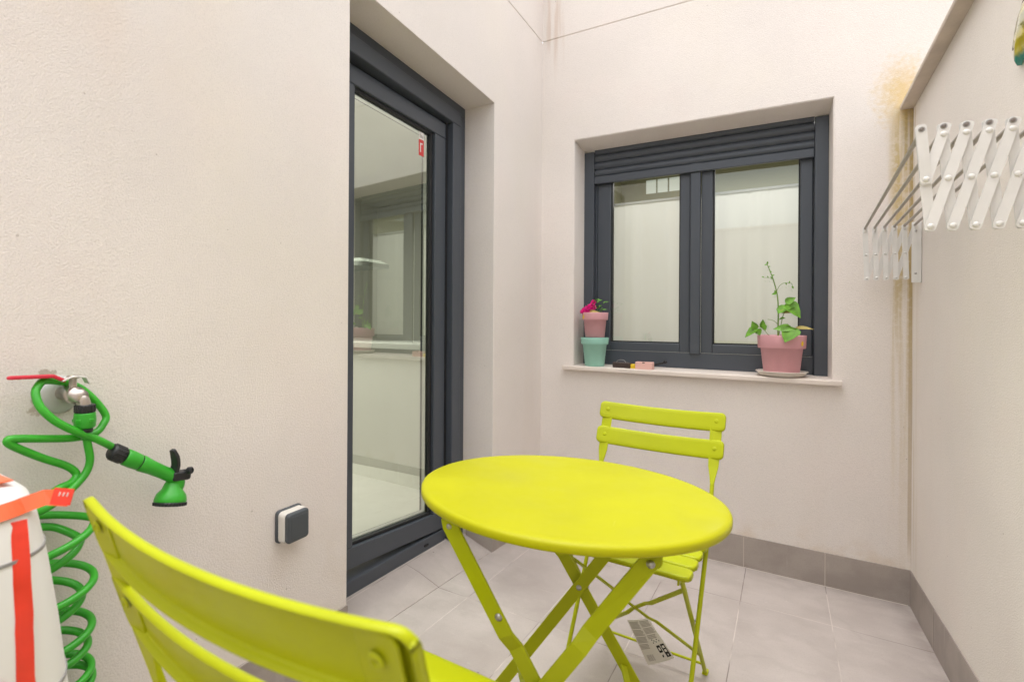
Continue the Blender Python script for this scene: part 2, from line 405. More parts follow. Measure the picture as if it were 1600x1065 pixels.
def thing(name, label, cat, loc=(0, 0, 0), rot=(0, 0, 0), group=None):
    o = bpy.data.objects.new(name, None); C.objects.link(o); o.location = loc; o.rotation_euler = rot; o.empty_display_size = .1
    return tag(o, label, cat, group)
def copy_tree(o, parent=None):
    c = o.copy(); C.objects.link(c)
    if parent: c.parent = parent
    for ch in list(o.children): copy_tree(ch, c)
    return c

# ------------------------------------------------------------------ measured planes of the patio (metres)
YB, SX, SY = 2.747, -.0131, -.0397
def FL(x, y): return SX*x+SY*(y-YB)                      # the paving falls towards the house corner
def LW(y, z, off=0.): return (-1.140+.0141*(y-YB)+off, y, z)        # left wall, off = out of the wall
def RW(y, z, off=0.): return (.4293-.0162*(y-YB)-off, y, z)         # right wall
def BW(x, z, off=0.): return (x, YB-off, z)
TILT = Vector((-SX, -SY, 1)).to_track_quat('Z', 'Y')
def on_floor(x, y, rz=0):
    q = Vector((0, 0, 1)).rotation_difference(Vector((-SX, -SY, 1)))
    return (x, y, FL(x, y)), (q.to_matrix() @ Matrix.Rotation(rz, 3, 'Z')).to_euler()

# ------------------------------------------------------------------ ground
g = MB()
xs = [-60, -6, -3, -2, -1.3, .43, 3, 8, 60]; ys = [-60, -12, -4, 0, 2.747, 3.5, 9, 60]
def gz(x, y):
    x = max(-6, min(6, x)); y = max(-4, min(4, y)); return FL(x, y)
for i in range(len(xs)-1):
    for j in range(len(ys)-1):
        g.quad(*[(a, b, gz(a, b)) for a, b in ((xs[i], ys[j]), (xs[i+1], ys[j]), (xs[i+1], ys[j+1]), (xs[i], ys[j+1]))])
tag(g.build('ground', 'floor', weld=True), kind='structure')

# ------------------------------------------------------------------ house
house = thing('house', 'pale pink rendered house walls meeting in a corner with a grey door and window', 'house')
def grid_wall(mb, mp, us, zs, offs, depth, flip):
    """front cells at offs(i,j) (None = opening); steps and reveals between unlike cells; a back face at -depth"""
    nu, nz = len(us)-1, len(zs)-1
    Zf = lambda j, u: zs[j](u) if callable(zs[j]) else zs[j]
    P = lambda i, j, o: mp(us[i], Zf(j, us[i]), o)
    Q = lambda *p: mb.quad(*(p if not flip else reversed(p)))
    for i in range(nu):
        for j in range(nz):
            o = offs(i, j)
            if o is not None:
                Q(P(i, j, o), P(i+1, j, o), P(i+1, j+1, o), P(i, j+1, o))
                Q(P(i, j+1, -depth), P(i+1, j+1, -depth), P(i+1, j, -depth), P(i, j, -depth))
            for (a, b, p, q) in ((i+1, j, (i+1, j), (i+1, j+1)), (i, j+1, (i+1, j+1), (i, j+1))):
                if a < nu and b < nz:
                    o2 = offs(a, b)
                    x, y = (-depth if o is None else o), (-depth if o2 is None else o2)
                    if abs(x-y) > 1e-6: Q(P(*p, x), P(*p, y), P(*q, y), P(*q, x))
    return mb
DY0, DY1 = 1.234, 2.192
lint = lambda u: 2.156-.06*(u-1.79)
gr = lambda u: 2.656-.04*(u-YB)
LU = [-3.2, .2, DY0, DY1, YB]; LZ = [-.4, 1.0, lint, gr, lambda u: gr(u)+.008, 3.15]
lw = grid_wall(MB(), LW, LU, LZ, lambda i, j: None if (i == 2 and j < 2) else (-.004 if j == 3 else 0.), .31, False)
o = lw.build('wall', 'wall_left', house, weld=2, bevel=.004)
o['label'] = 'left wall with the door opening'
BU = [-1.14, -.957, .175, 3.4]; ZB0, ZB1 = .872, (lambda u: 2.086-.016*(u+.957))
BZ = [-.4, ZB0, ZB1, lambda u: 2.656-.012*(u+1.14), lambda u: 2.664-.012*(u+1.14), 3.15]
bw = grid_wall(MB(), BW, BU, BZ, lambda i, j: None if (i == 1 and j == 1) else (-.004 if j == 3 else 0.), .31, False)
o = bw.build('wall', 'wall_back', house, weld=2, bevel=.004)
o['label'] = 'back wall with the window opening and ochre stain'
# plaster return that narrows the window reveal
rv = MB()
fz = lambda u: ZB1(u)
for (f0, f1, b0, b1) in (((-.957, ZB0), (-.957, fz(-.957)), (-.946, ZB0), (-.946, 2.060)),
                         ((-.957, fz(-.957)), (.175, fz(.175)), (-.946, 2.060), (.168, 2.046)),
                         ((.175, fz(.175)), (.175, ZB0), (.168, 2.046), (.168, ZB0))):
    rv.quad(BW(*f0, -.004), BW(*f1, -.004), BW(*b1, -.14), BW(*b0, -.14))
rv.build('window_reveal', 'wall_back', house, solid=.003, off=-1)

# skirting: each run a child, tiles and grout in one strip
def skirting(mp, runs, h=.142, t=.006, label=None):
    for a, b in runs:
        m = MB(); n = max(1, int(abs(b-a)/.15))
        for k in range(n):
            u0, u1 = a+(b-a)*k/n, a+(b-a)*(k+1)/n
            p0 = mp(u0, 0); p1 = mp(u1, 0)
            z0, z1 = FL(p0[0], p0[1]), FL(p1[0], p1[1])
            j = .0012*math.sin(k*2.3)
            m.hexa([mp(u0, z0-.01), mp(u1, z1-.01), mp(u1, z1-.01, t), mp(u0, z0-.01, t), mp(u0, z0+h, -.002), mp(u1, z1+h, -.002), mp(u1, z1+h, t), mp(u0, z0+h, t)])
        o = m.build('skirting_board', 'skirt', house)
def grout(mp, us, t=.0112, h=.139):
    m = MB()
    for u in us:
        p = mp(u, 0); z = FL(p[0], p[1])
        m.quad(mp(u-.0013, z, t), mp(u+.0013, z, t), mp(u+.0013, z+h, t), mp(u-.0013, z+h, t))
    return m
skirting(BW, [(-1.128, .1505), (.1515, .4283)])
for u in (-.73, -.43, -.15, .152): grout(BW, (u,), .0075).build('skirting_joint', 'grout', house)
skirting(LW, [(-3., .30), (.301, DY0-.001), (DY1+.001, YB-.011)])
m = MB()
m.quad((-1.13, YB-.0095, FL(-1.13, YB)+.0015), (.42, YB-.0095, FL(.42, YB)+.0015), (.42, YB-.0062, FL(.42, YB)+.003), (-1.13, YB-.0062, FL(-1.13, YB)+.003)); m.build('floor_joint', 'grout', house)
# skirting returns inside the door reveal
m = MB()
z = FL(-1.15, DY1)
x0, x1 = LW(DY1, 0, -.137)[0], LW(DY1, 0, .006)[0]
m.box(x0, x1, DY1-.011, DY1-.0005, z-.02, z+.142); m.build('skirting_return', 'skirt', house)

# door sill (sloping tile in the reveal)
sl = lambda y: .115-.015*(y-1.42)
m = MB()
a, b = DY0+.001, DY1-.012
m.hexa([LW(a, FL(-1.15, a)-.05, 0.), LW(b, FL(-1.15, b)-.05, 0.), LW(b, FL(-1.3, b)-.05, -.24), LW(a, FL(-1.3, a)-.05, -.24),
        LW(a, FL(-1.15, a)+.002, 0.), LW(b, FL(-1.15, b)+.002, 0.), LW(b, sl(b), -.175), LW(a, sl(a), -.175)])
m.build('door_sill', 'floor', house)

# ------------------------------------------------------------------ door (part of the house)
zA = lambda y: 2.158-.06*(y-1.78)
def ybox(m, y0, y1, za, zb, o0, o1):
    """box on the left wall; za/zb functions of y or numbers, between offsets o0 (inner) and o1 (outer)"""
    A = za if callable(za) else (lambda y: za); B = zb if callable(zb) else (lambda y: zb)
    return m.hexa([LW(y0, A(y0), o0), LW(y0, A(y0), o1), LW(y1, A(y1), o1), LW(y1, A(y1), o0), LW(y0, B(y0), o0), LW(y0, B(y0), o1), LW(y1, B(y1), o1), LW(y1, B(y1), o0)])
m = MB()
Ya, Yb_ = DY0+.002, DY1-.002
ybox(m, Ya, Yb_, lambda y: zA(y)-.052, lambda y: zA(y)+.03, -.29, -.158)          # outer head
ybox(m, 2.122, Yb_, lambda y: sl(y)-.02, lambda y: zA(y)-.0525, -.29, -.158)      # outer jamb far
ybox(m, Ya, Ya+.07, lambda y: sl(y)-.02, lambda y: zA(y)-.0525, -.29, -.158)
door = m.build('door', 'anth', house, bevel=.003)
door['label'] = 'anthracite framed glass door standing slightly ajar'
m = MB()
ybox(m, Ya+.071, 2.121, lambda y: zA(y)-.118, lambda y: zA(y)-.0535, -.285, -.136)
ybox(m, 2.052, 2.121, lambda y: sl(y)+.002, lambda y: zA(y)-.1185, -.285, -.136)
ybox(m, Ya+.071, Ya+.14, lambda y: sl(y)+.002, lambda y: zA(y)-.1185, -.285, -.136)
m.build('outer_frame', 'anth', door, bevel=.004)
m = MB()
ybox(m, Ya+.141, 2.051, lambda y: sl(y)-.02, lambda y: sl(y)+.052, -.285, -.168)
m.build('threshold', 'anth', door, bevel=.006)
for y in (1.39, 1.90):
    m = MB()
    z = sl(y)+.022
    ctr = Vector(LW(y, z, -.1675)); m.rrect(ctr, (0, 1, -.05), (0, .05, 1), .030, .010, .004, [(0, 0), (0, .003), (.002, .0035)])
    m.build('weep_slot', 'anth_dark', door)
m = MB()
ybox(m, Ya+.141, 2.051, lambda y: sl(y)+.0525, lambda y: zA(y)-.119, -.285, -.262)    # dark rebate seen through the slits is open inside
mm = MB()
ybox(mm, 2.037, 2.0505, lambda y: sl(y)+.053, lambda y: zA(y)-.1195, -.25, -.166); mm.build('gasket', 'anth_dark', door)
# sash: hinged at the far jamb, ajar by about two degrees
def sash_pt(y, z, off):
    p = Vector(LW(y, z, off)); h = Vector(LW(2.036, z, -.2)); a = R(-1.7); d = p-h
    return (h.x+d.x*math.cos(a)-d.y*math.sin(a), h.y+d.x*math.sin(a)+d.y*math.cos(a), z)
def sbox(m, y0, y1, za, zb, o0, o1):
    A = za if callable(za) else (lambda y: za); B = zb if callable(zb) else (lambda y: zb)
    return m.hexa([sash_pt(y0, A(y0), o0), sash_pt(y0, A(y0), o1), sash_pt(y1, A(y1), o1), sash_pt(y1, A(y1), o0), sash_pt(y0, B(y0), o0), sash_pt(y0, B(y0), o1), sash_pt(y1, B(y1), o1), sash_pt(y1, B(y1), o0)])
zg0 = lambda y: .262-.06*(y-1.68); zg1 = lambda y: zA(y)-.196
sb0 = lambda y: zg0(y)-.078; st1 = lambda y: zA(y)-.127
Ys0 = Ya+.15
m = MB()
sbox(m, Ys0, 2.036, sb0, zg0, -.245, -.166); sbox(m, Ys0, 2.036, zg1, st1, -.245, -.166)
sbox(m, 1.955, 2.036, lambda y: zg0(y)+.0005, lambda y: zg1(y)-.0005, -.245, -.166); sbox(m, Ys0, Ys0+.07, lambda y: zg0(y)+.0005, lambda y: zg1(y)-.0005, -.245, -.166)
sash = m.build('sash', 'anth', door, bevel=.004)
m = MB()     # glazing bead
for q in ((Ys0+.071, 1.954, zg0, lambda y: zg0(y)+.012), (Ys0+.071, 1.954, lambda y: zg1(y)-.012, zg1)):
    sbox(m, q[0], q[1], q[2], q[3], -.232, -.180)
sbox(m, 1.938, 1.954, lambda y: zg0(y)+.0125, lambda y: zg1(y)-.0125, -.232, -.180)
m.build('glazing_bead', 'anth_dark', door, bevel=.002)
m = MB()
sbox(m, 1.931, 1.9375, lambda y: zg0(y)+.018, lambda y: zg1(y)-.018, -.215, -.197); sbox(m, Ys0+.072, 1.9375, lambda y: zg0(y)+.0125, lambda y: zg0(y)+.0178, -.215, -.197)
sbox(m, Ys0+.072, 1.9375, lambda y: zg1(y)-.0178, lambda y: zg1(y)-.0125, -.215, -.197)
m.build('spacer_bar', 'alu', door)
m = MB()
q = [sash_pt(Ys0+.06, zg0(Ys0)-.01, -.192), sash_pt(1.945, zg0(1.945)-.01, -.192), sash_pt(1.945, zg1(1.945)+.01, -.192), sash_pt(Ys0+.06, zg1(Ys0)+.01, -.192)]
m.quad(*q); m.build('glass_pane', 'glass', door)
# sticker on the pane: white top with grey letters, red below with a white stroke
def stick(y0, y1, z0, z1, o): return [sash_pt(y0, z0, o), sash_pt(y1, z0, o), sash_pt(y1, z1, o), sash_pt(y0, z1, o)]
m = MB(); m.quad(*stick(1.868, 1.903, 1.835, 1.905, -.191)); m.build('sticker', 'cover_red', door)
m = MB(); m.quad(*stick(1.868, 1.903, 1.906, 1.938, -.191))
m.quad(*stick(1.876, 1.882, 1.85, 1.89, -.1904)); m.quad(*stick(1.882, 1.893, 1.884, 1.89, -.1904)); m.build('sticker', 'white', door)
m = MB()
for k in range(3): m.quad(*stick(1.873+k*.009, 1.879+k*.009, 1.912, 1.930-.004*k, -.1904))
m.build('sticker_letters', 'print_grey', door)

# ------------------------------------------------------------------ window (part of the house)
def xbox(m, x0, x1, z0, z1, o0, o1): return m.box(x0, x1, YB-o1, YB-o0, z0, z1)
m = MB()
xbox(m, -.8895, .1125, .868, .957, -.24, -.165); xbox(m, -.8895, .1125, 1.90, 2.03, -.24, -.205)
xbox(m, -.8895, -.880, .9575, 1.8995, -.24, -.172); xbox(m, .1105, .1125, .9575, 1.8995, -.24, -.172)
win = m.build('window', 'anth', house, bevel=.003); win['label'] = 'grey two-pane window with its roller shutter part lowered'
m = MB(); xbox(m, -.945, -.890, .868, 2.050, -.24, -.135)
m.build('shutter_guide', 'anth', win, bevel=.004)
m = MB(); xbox(m, .113, .167, .868, 2.040, -.24, -.135); m.build('shutter_guide', 'anth', win, bevel=.004)
for (a, b, ga, gb) in ((-.8785, -.4045, -.806, -.453), (-.3545, .1090, -.302, .060)):
    m = MB()
    xbox(m, a, ga, .9575, 1.93, -.225, -.170); xbox(m, gb, b, .9575, 1.93, -.225, -.170)
    xbox(m, ga+.0003, gb-.0003, .9575, 1.003, -.225, -.170); xbox(m, ga+.0003, gb-.0003, 1.885, 1.93, -.225, -.170)
    s_ = m.build('window_sash', 'anth', win, bevel=.004)
    m = MB(); e = .006
    for (x0, x1, z0, z1) in ((ga, ga+e, 1.0035, 1.88), (gb-e, gb, 1.0035, 1.88), (ga+e, gb-e, 1.0035, 1.0035+e)): xbox(m, x0, x1, z0, z1, -.215, -.186)
    m.build('glazing_seal', 'anth_dark', s_)
    m = MB(); m.quad(BW(ga-.01, .99, -.192), BW(gb+.01, .99, -.192), BW(gb+.01, 1.9, -.192), BW(ga-.01, 1.9, -.192)); m.build('pane', 'glass_w', s_)
m = MB(); xbox(m, -.889, -.405, .9572, .9592, -.1698, -.1635); m.build('highlight_strip', 'highlight', win)  # pale strip added as a painted highlight along the bottom rail
m = MB(); xbox(m, -.354, .112, .9572, .9592, -.1698, -.1635); m.build('highlight_strip', 'highlight', win)
m = MB(); xbox(m, -.4030, -.3560, .952, 1.92, -.168, -.150); m.build('cover_strip', 'anth', win, bevel=.005)
m = MB(); xbox(m, -.4042, -.4032, .956, 1.92, -.168, -.160); xbox(m, -.3558, -.3548, .956, 1.92, -.168, -.160); m.build('strip_seal', 'anth_dark', win)
# roller shutter: four curved slats and an end bar
m = MB()
zt = lambda x: -.010*(x+.389)
def slat_strip(z0, h, bulge, yo):
    n = 8; vs = []
    for k in range(n+1):
        t = k/n; z = z0+h*t; y = YB+yo-bulge*math.sin(math.pi*t)**.7
        for x in (-.889, .112): vs.append((x, y, z+zt(x)))
    m.add(vs, [(2*k, 2*k+1, 2*k+3, 2*k+2) for k in range(n)], True)
    m.add([vs[0], vs[1], (vs[1][0], YB+yo+.012, vs[1][2]), (vs[0][0], YB+yo+.012, vs[0][2])], [(0, 3, 2, 1)])
for k in range(4): slat_strip(1.909+k*.040, .0375, .008, .152)
m.quad((-.889, YB+.160, 1.9), (.112, YB+.160, 1.9), (.112, YB+.160, 2.07), (-.889, YB+.160, 2.07))
m.build('roller_shutter', 'anth', win)
m = MB(); m.hexa([(-.889, YB+.138, 1.866+zt(-.889)), (.112, YB+.138, 1.866+zt(.112)), (.112, YB+.156, 1.866+zt(.112)), (-.889, YB+.156, 1.866+zt(-.889)),
                  (-.889, YB+.138, 1.906+zt(-.889)), (.112, YB+.138, 1.906+zt(.112)), (.112, YB+.156, 1.906+zt(.112)), (-.889, YB+.156, 1.906+zt(-.889))])
m.build('shutter_end_bar', 'anth', win, bevel=.003)
# stone sill
m = MB()
zs_ = lambda x: .8745-.004*(x+.4)
m.hexa([(-1.006, YB-.034, zs_(-1)-.021), (.206, YB-.034, zs_(.2)-.021), (.206, YB-.0005, zs_(.2)-.021), (-1.006, YB-.0005, zs_(-1)-.021),
        (-1.006, YB-.034, zs_(-1)), (.206, YB-.034, zs_(.2)), (.206, YB-.0005, zs_(.2)+.001), (-1.006, YB-.0005, zs_(-1)+.001)])
m.hexa([(-.9565, YB-.0005, .85), (.1745, YB-.0005, .85), (.1745, YB+.16, .85), (-.9565, YB+.16, .85),
        (-.9565, YB-.0005, zs_(-1)+.001), (.1745, YB-.0005, zs_(.2)+.001), (.1745, YB+.16, zs_(.2)+.004), (-.9565, YB+.16, zs_(-1)+.004)])
m.build('window_sill', 'stone', win, bevel=.003)

# ------------------------------------------------------------------ rooms behind the glass
def room(x0, x1, y0, y1, z0, z1, open_side):
    m = MB()
    if open_side != 'x1': m.quad((x1, y0, z0), (x1, y1, z0), (x1, y1, z1), (x1, y0, z1))
    m.quad((x0, y1, z0), (x0, y0, z0), (x0, y0, z1), (x0, y1, z1))
    if open_side != 'y0': m.quad((x0, y0, z0), (x1, y0, z0), (x1, y0, z1), (x0, y0, z1))
    m.quad((x1, y1, z0), (x0, y1, z0), (x0, y1, z1), (x1, y1, z1))
    m.quad((x0, y0, z1), (x1, y0, z1), (x1, y1, z1), (x0, y1, z1))
    return m
m = room(-4.4, -1.455, .3, 5.2, .1, 2.55, 'x1'); m.quad((-1.455, YB, .1), (-1.455, 5.2, .1), (-1.455, 5.2, 2.55), (-1.455, YB, 2.55))
m.build('interior_wall', 'room', house)
m = MB(); m.quad((-4.4, .3, .1), (-1.4, .3, .1), (-1.4, 5.2, .1), (-4.4, 5.2, .1)); m.build('interior_floor', 'room_floor', house)
room(-1.44, 1.5, YB+.312, 5.6, .0, 2.56, 'y0').build('interior_wall', 'room_olive', house)
iw = MB()
for k in range(3): iw.quad((-1.19+.11*k, 5.592, 2.41), (-1.095+.11*k, 5.592, 2.41), (-1.095+.11*k, 5.592, 2.545), (-1.19+.11*k, 5.592, 2.545))
iw.build('interior_window', 'lit_pane', house)
m = MB(); m.quad((-1.44, YB+.312, .0), (1.5, YB+.312, .0), (1.5, 5.6, .0), (-1.44, 5.6, .0)); m.build('interior_floor', 'room_floor', house)
# kitchen seen through the door
k_ = thing('kitchen_counter', 'white kitchen counter with a pale worktop seen through the glass door', 'counter', (-2.5, 3.1, .1))
m = MB(); m.box(-1.6, .55, -.3, .3, 0, .82); m.build('cabinet', 'cabinet', k_, bevel=.003)
m = MB(); m.box(-1.62, .57, -.33, .32, .8205, .86); m.build('worktop', 'worktop', k_, bevel=.004)
m = MB(); m.box(.57, 1.03, -.33, .32, .8205, .86); m.build('wooden_end', 'wood', k_, bevel=.003)
m = MB(); m.box(.56, 1.02, -.3, .3, 0, .82); m.build('end_panel', 'cabinet', k_, bevel=.003)
ov = thing('microwave', 'dark microwave standing on the kitchen counter behind the door glass', 'microwave', (-1.72, 3.16, .96))
m = MB(); m.box(-.25, .23, -.18, .16, .0, .27); m.build('body', 'oven', ov, bevel=.006)
m = MB(); m.box(-.24, .10, -.186, -.1805, .03, .24); m.build('door', 'anth_dark', ov); m = MB(); m.box(-.24, .22, -.185, -.1805, .245, .262); m.build('trim', 'alu', ov)
hd = thing('cooker_hood', 'pale cooker hood with a small lit lamp behind the door glass', 'cooker hood', (-2.75, 2.95, 1.50))
m = MB(); m.rrect((0, 0, .0), (1, 0, 0), (0, 1, 0), .5, .34, .05, [(0, 0), (0, .03), (.06, .06)]); m.build('canopy', 'hood', hd)
m = MB(); m.lathe([(0, -.004), (.035, -.004), (.035, .0)], (-.05, -.05, -.001)); m.build('lamp', 'lamp', hd)
ld = bpy.data.lights.new('room_fill', 'AREA'); ld.energy = 44; ld.size = 1.0; ld.color = (1, .97, .90)
lo = bpy.data.objects.new('room_fill', ld); C.objects.link(lo); lo.location = (-2.9, 2.2, 2.5); lo.parent = house
curtain_fill = bpy.data.lights.new('room_fill', 'AREA'); curtain_fill.energy = 25; curtain_fill.size = 1.2; curtain_fill.color = (1, .98, .95)  # added lamp with no fitting, lights the curtain so it reads pale
curtain_fill_ob = bpy.data.objects.new('room_fill', curtain_fill); C.objects.link(curtain_fill_ob); curtain_fill_ob.location = (-.2, 4.3, 2.5); curtain_fill_ob.parent = house

# curtain
m = MB(); n = 260; vs = []
for k in range(n+1):
    t = k/n; x = -.945+1.10*t
    f = math.sin(t*58+2.2*math.sin(t*9))*(.5+.5*math.sin(t*17+1)**2)
    for zz, amp in ((1.768, .0045), (1.35, .0075), (.80, .009)): vs.append((x+.004*math.sin(t*40), YB+.285+amp*f, zz))
m.add(vs, [(3*k+j, 3*k+3+j, 3*k+4+j, 3*k+1+j) for k in range(n) for j in range(2)], True)
cu = thing('curtain', 'sheer off-white curtain hanging in folds behind the window panes', 'curtain', (0, 0, 0))
m.build('cloth', 'curtain', cu)
m = MB(); m.box(-.94, .16, YB+.275, YB+.295, 1.769, 1.780); m.build('rail', 'white_metal', cu)

# ------------------------------------------------------------------ right boundary wall
bwl = thing('boundary_wall', 'lower rendered wall on the right with a projecting stone coping', 'wall')
YR0 = -3.2
m = MB(); m.quad(RW(.6, -.4), RW(.6, 2.098), RW(YB-.0005, 1.969), RW(YB-.0005, -.4)); m.quad(RW(YR0, -.4), RW(YR0, 2.098), RW(.6, 2.098), RW(.6, -.4))
m.quad(RW(YR0, -.4, -.2), RW(YB-.0005, -.4, -.2), RW(YB-.0005, 2.01, -.2), RW(YR0, 2.01, -.2))
m.quad(RW(YR0, -.4), RW(YR0, -.4, -.2), RW(YR0, 2.01, -.2), RW(YR0, 2.01)); m.build('wall', 'wall_right', bwl)
m = MB(); c0, c1 = 1.985, 2.003
cz = lambda y: -.06*(max(y, .6)-2.4)
def cop(ya, yb): m.hexa([RW(ya, c0+cz(ya), .042), RW(yb, c0+cz(yb), .042), RW(yb, c0+cz(yb), -.24), RW(ya, c0+cz(ya), -.24), RW(ya, c1+cz(ya), .042), RW(yb, c1+cz(yb), .042), RW(yb, c1+.012+cz(yb), -.24), RW(ya, c1+.012+cz(ya), -.24)])
cop(1.6, YB-.001); cop(.6, 1.598); cop(-1.1, .598); cop(YR0, -1.102)
m.build('coping', 'coping', bwl, bevel=.004)
def rskirt(a, b):
    m = MB(); n = max(1, int((b-a)/.15))
    for k in range(n):
        u0, u1 = a+(b-a)*k/n, a+(b-a)*(k+1)/n
        z0, z1 = FL(.42, u0), FL(.42, u1)
        m.hexa([RW(u1, z1-.01), RW(u0, z0-.01), RW(u0, z0-.01, .003), RW(u1, z1-.01, .003), RW(u1, z1+.142, -.002), RW(u0, z0+.142, -.002), RW(u0, z0+.142, .003), RW(u1, z1+.142, .003)])
    m.build('skirting_board', 'skirt', bwl)
for a, b in ((2.389, YB-.0115), (1.79, 2.387), (1.19, 1.788), (.59, 1.188), (-3., .588)): rskirt(a, b)
for u in (2.388, 1.789, 1.189):
    m = MB()
    z = FL(.42, u); m.quad(RW(u+.002, z, .0042), RW(u-.002, z, .0042), RW(u-.002, z+.139, .0042), RW(u+.002, z+.139, .0042))
    m.build('skirting_joint', 'grout', bwl)
# wall closing the patio behind the camera (seen in the panes only)
rw = thing('rear_wall', 'pale rendered wall across the patio, mirrored in the window panes', 'wall')
m = MB(); m.box(-1.2, 3.4, -3.45, -3.2, -.4, 2.5); m.build('wall', 'wall_right', rw)
m = MB(); m.box(-1.2, 3.4, -3.5, -3.16, 2.501, 2.545); m.build('coping', 'coping', rw)

# ------------------------------------------------------------------ outdoor switch on the left wall
c = LW(1.001, .549, 0)
sk = thing('outdoor_switch', 'square grey and white weatherproof switch box on the left wall', 'switch', c, (0, 0, R(.8))); sk.scale = (.85, .82, .82)
U, V = (0, 1, 0), (0, 0, 1)
m = MB(); m.rrect((.0005, 0, 0), U, V, .108, .108, .014, [(0, 0), (0, .008), (.002, .010)], smooth=False); m.build('back_plate', 'sock_dark', sk)
m = MB(); m.rrect((.0105, 0, 0), U, V, .100, .101, .014, [(0, 0), (0, .022), (.004, .0255)]); m.build('body', 'sock_white', sk)
m = MB(); m.rrect((.036, .002, -.001), U, V, .094, .098, .013, [(.001, 0), (0, .002), (0, .010), (.004, .014), (.008, .015)]); cov = m.build('cover', 'sock_dark', sk)
m = MB(); m.rrect((.0512, .004, -.001), U, V, .070, .074, .006, [(0, 0), (.001, .0008)]); m.build('button', 'sock_dark', cov)

# ------------------------------------------------------------------ tap
def LP(y, z, off): return Vector(LW(y, z, off))
tp = thing('garden_tap', 'nickel wall tap with a long red lever handle', 'tap', LW(.452, .965, 0))
T0 = Vector(LW(.452, .965, 0))
def tl(y, z, off): return LP(y, z, off)-T0
m = MB(); m.lathe([(.0, .0005), (.036, .0005), (.036, .004), (.030, .010), (.018, .014), (.0, .0145)], tl(.452, .968, 0), axis=(1, 0, 0)); m.build('escutcheon', 'escut', tp)
m = MB(); m.lathe([(.0135, 0), (.0135, .02), (.016, .021), (.016, .048), (.0125, .05), (.0125, .062), (0, .0625)], tl(.454, .972, .012), axis=(1, .12, -.06), n=24)
m.tube(smooth_path([tl(.460, .970, .056), tl(.464, .964, .064), tl(.467, .955, .066), tl(.468, .944, .066)], 5), .0115, 16); m.build('body', 'chrome', tp)
m = MB(); m.lathe([(.0065, 0), (.0065, .016), (.010, .017), (.010, .022), (0, .0225)], tl(.458, .984, .045), n=16); m.build('stem', 'chrome', tp)
m = MB(); m.bar([tl(.437, .998, .047), tl(.452, 1.004, .047), tl(.462, 1.0045, .047), tl(.476, 1.002, .047), tl(.482, .990, .047)], .020, .003, (1, 0, 0)); m.build('lever_plate', 'chrome2', tp, bevel=.001)
m = MB(); m.bar([tl(.358, 1.0095, .047), tl(.364, 1.010, .047), tl(.425, 1.008, .047), tl(.436, 1.002, .047), tl(.4435, .997, .047)], [.008, .0135, .0155, .0165, .015], [.005, .0065, .0065, .006, .0055], (1, 0, 0)); m.build('lever', 'red', tp, bevel=.002)

# ------------------------------------------------------------------ spiral hose with spray gun
hs_ = thing('spiral_hose', 'bright green spiral garden hose looped over the tap, spray gun on its end', 'hose', LW(.45, .9, 0))
H0 = Vector(LW(.45, .9, 0))
def hp(y, z, off): return LP(y, z, off)-H0
m = MB()
A = [(.5156, .8647, .066), (.4884, .8840, .070), (.4499, .9068, .074), (.4193, .9302, .072), (.4006, .9560, .064), (.3973, .9792, .052), (.4039, .9915, .044), (.4162, .9995, .036), (.4413, .9954, .026), (.4628, .9881, .022), (.4829, .9755, .024),
     (.5047, .9491, .030), (.5189, .9212, .036), (.5116, .9058, .042), (.4952, .8927, .048), (.4589, .8900, .052), (.4119, .8977, .058), (.3702, .9061, .064), (.3537, .9067, .066), (.3622, .8948, .064), (.4054, .8647, .058), (.4459, .8401, .054), (.4604, .8215, .056), (.4472, .8100, .064), (.4201, .8055, .074)]
def helix(turns, yc, zb):
    out = []
    for i in range(len(turns)-1):
        (z0, r0), (z1, r1) = turns[i], turns[i+1]
        for k in range(12):
            t = k/12; a = 2*math.pi*t; r = r0+(r1-r0)*t
            out.append((yc+r*math.cos(a), z0+(z1-z0)*t, .062+.75*r*math.sin(a)))
    return out
h1 = helix([(.705, .030), (.606, .034), (.512, .044), (.447, .052), (.372, .048), (.30, .046), (.24, .05)], .432, 0)
h2 = helix([(.735, .050), (.632, .052), (.546, .049), (.466, .048), (.395, .05), (.33, .046), (.26, .048), (.22, .05)], .434, 0)
p1 = [hp(*q) for q in A+[(.395, .780, .07), (.385, .752, .045), (.405, .734, .02), (.440, .722, .022)]+h1]
m.tube(smooth_path(p1, 5), .0070, 12)
B = [(.4710, .9050, .066), (.4741, .8795, .066), (.4785, .8468, .066), (.4706, .8236, .068), (.4491, .8048, .074), (.420, .790, .085), (.395, .777, .08), (.385, .762, .04), (.41, .752, .016), (.45, .744, .03)]
m.tube(smooth_path([hp(*q) for q in B+h2], 5), .0070, 12)
m.build('tube', 'green', hs_)
cy, co = .4695, .066
m = MB(); m.lathe([(0, 0), (.0155, 0), (.0165, .002), (.0165, .013), (.0155, .015), (0, .015)], hp(cy, .9375, co), n=28)
for k in range(18):
    a = 2*math.pi*k/18; d = Vector((math.cos(a), math.sin(a), 0)); m.tube([hp(cy, .9385, co)+d*.0162, hp(cy, .9515, co)+d*.0162], .0014, 6)
cn = m.build('connector_nut', 'black_pl', hs_)
m = MB(); m.lathe([(0, 0), (.0155, 0), (.0175, .003), (.0185, .014), (.0175, .026), (.0172, .028), (0, .028)], hp(cy, .909, co), n=28)
m.lathe([(0, 0), (.0065, 0), (.009, .012), (.009, .014), (0, .014)], hp(cy+.001, .886, co), n=18)
for a in (-2.2, -1.0, .2):
    m.rrect(hp(cy, .9235, co)+Vector((math.cos(a), math.sin(a), 0))*.018, (-math.sin(a), math.cos(a), 0), (0, 0, 1), .010, .007, .002, [(0, 0), (.001, .0012)])
m.build('tap_connector', 'green_pl', hs_)
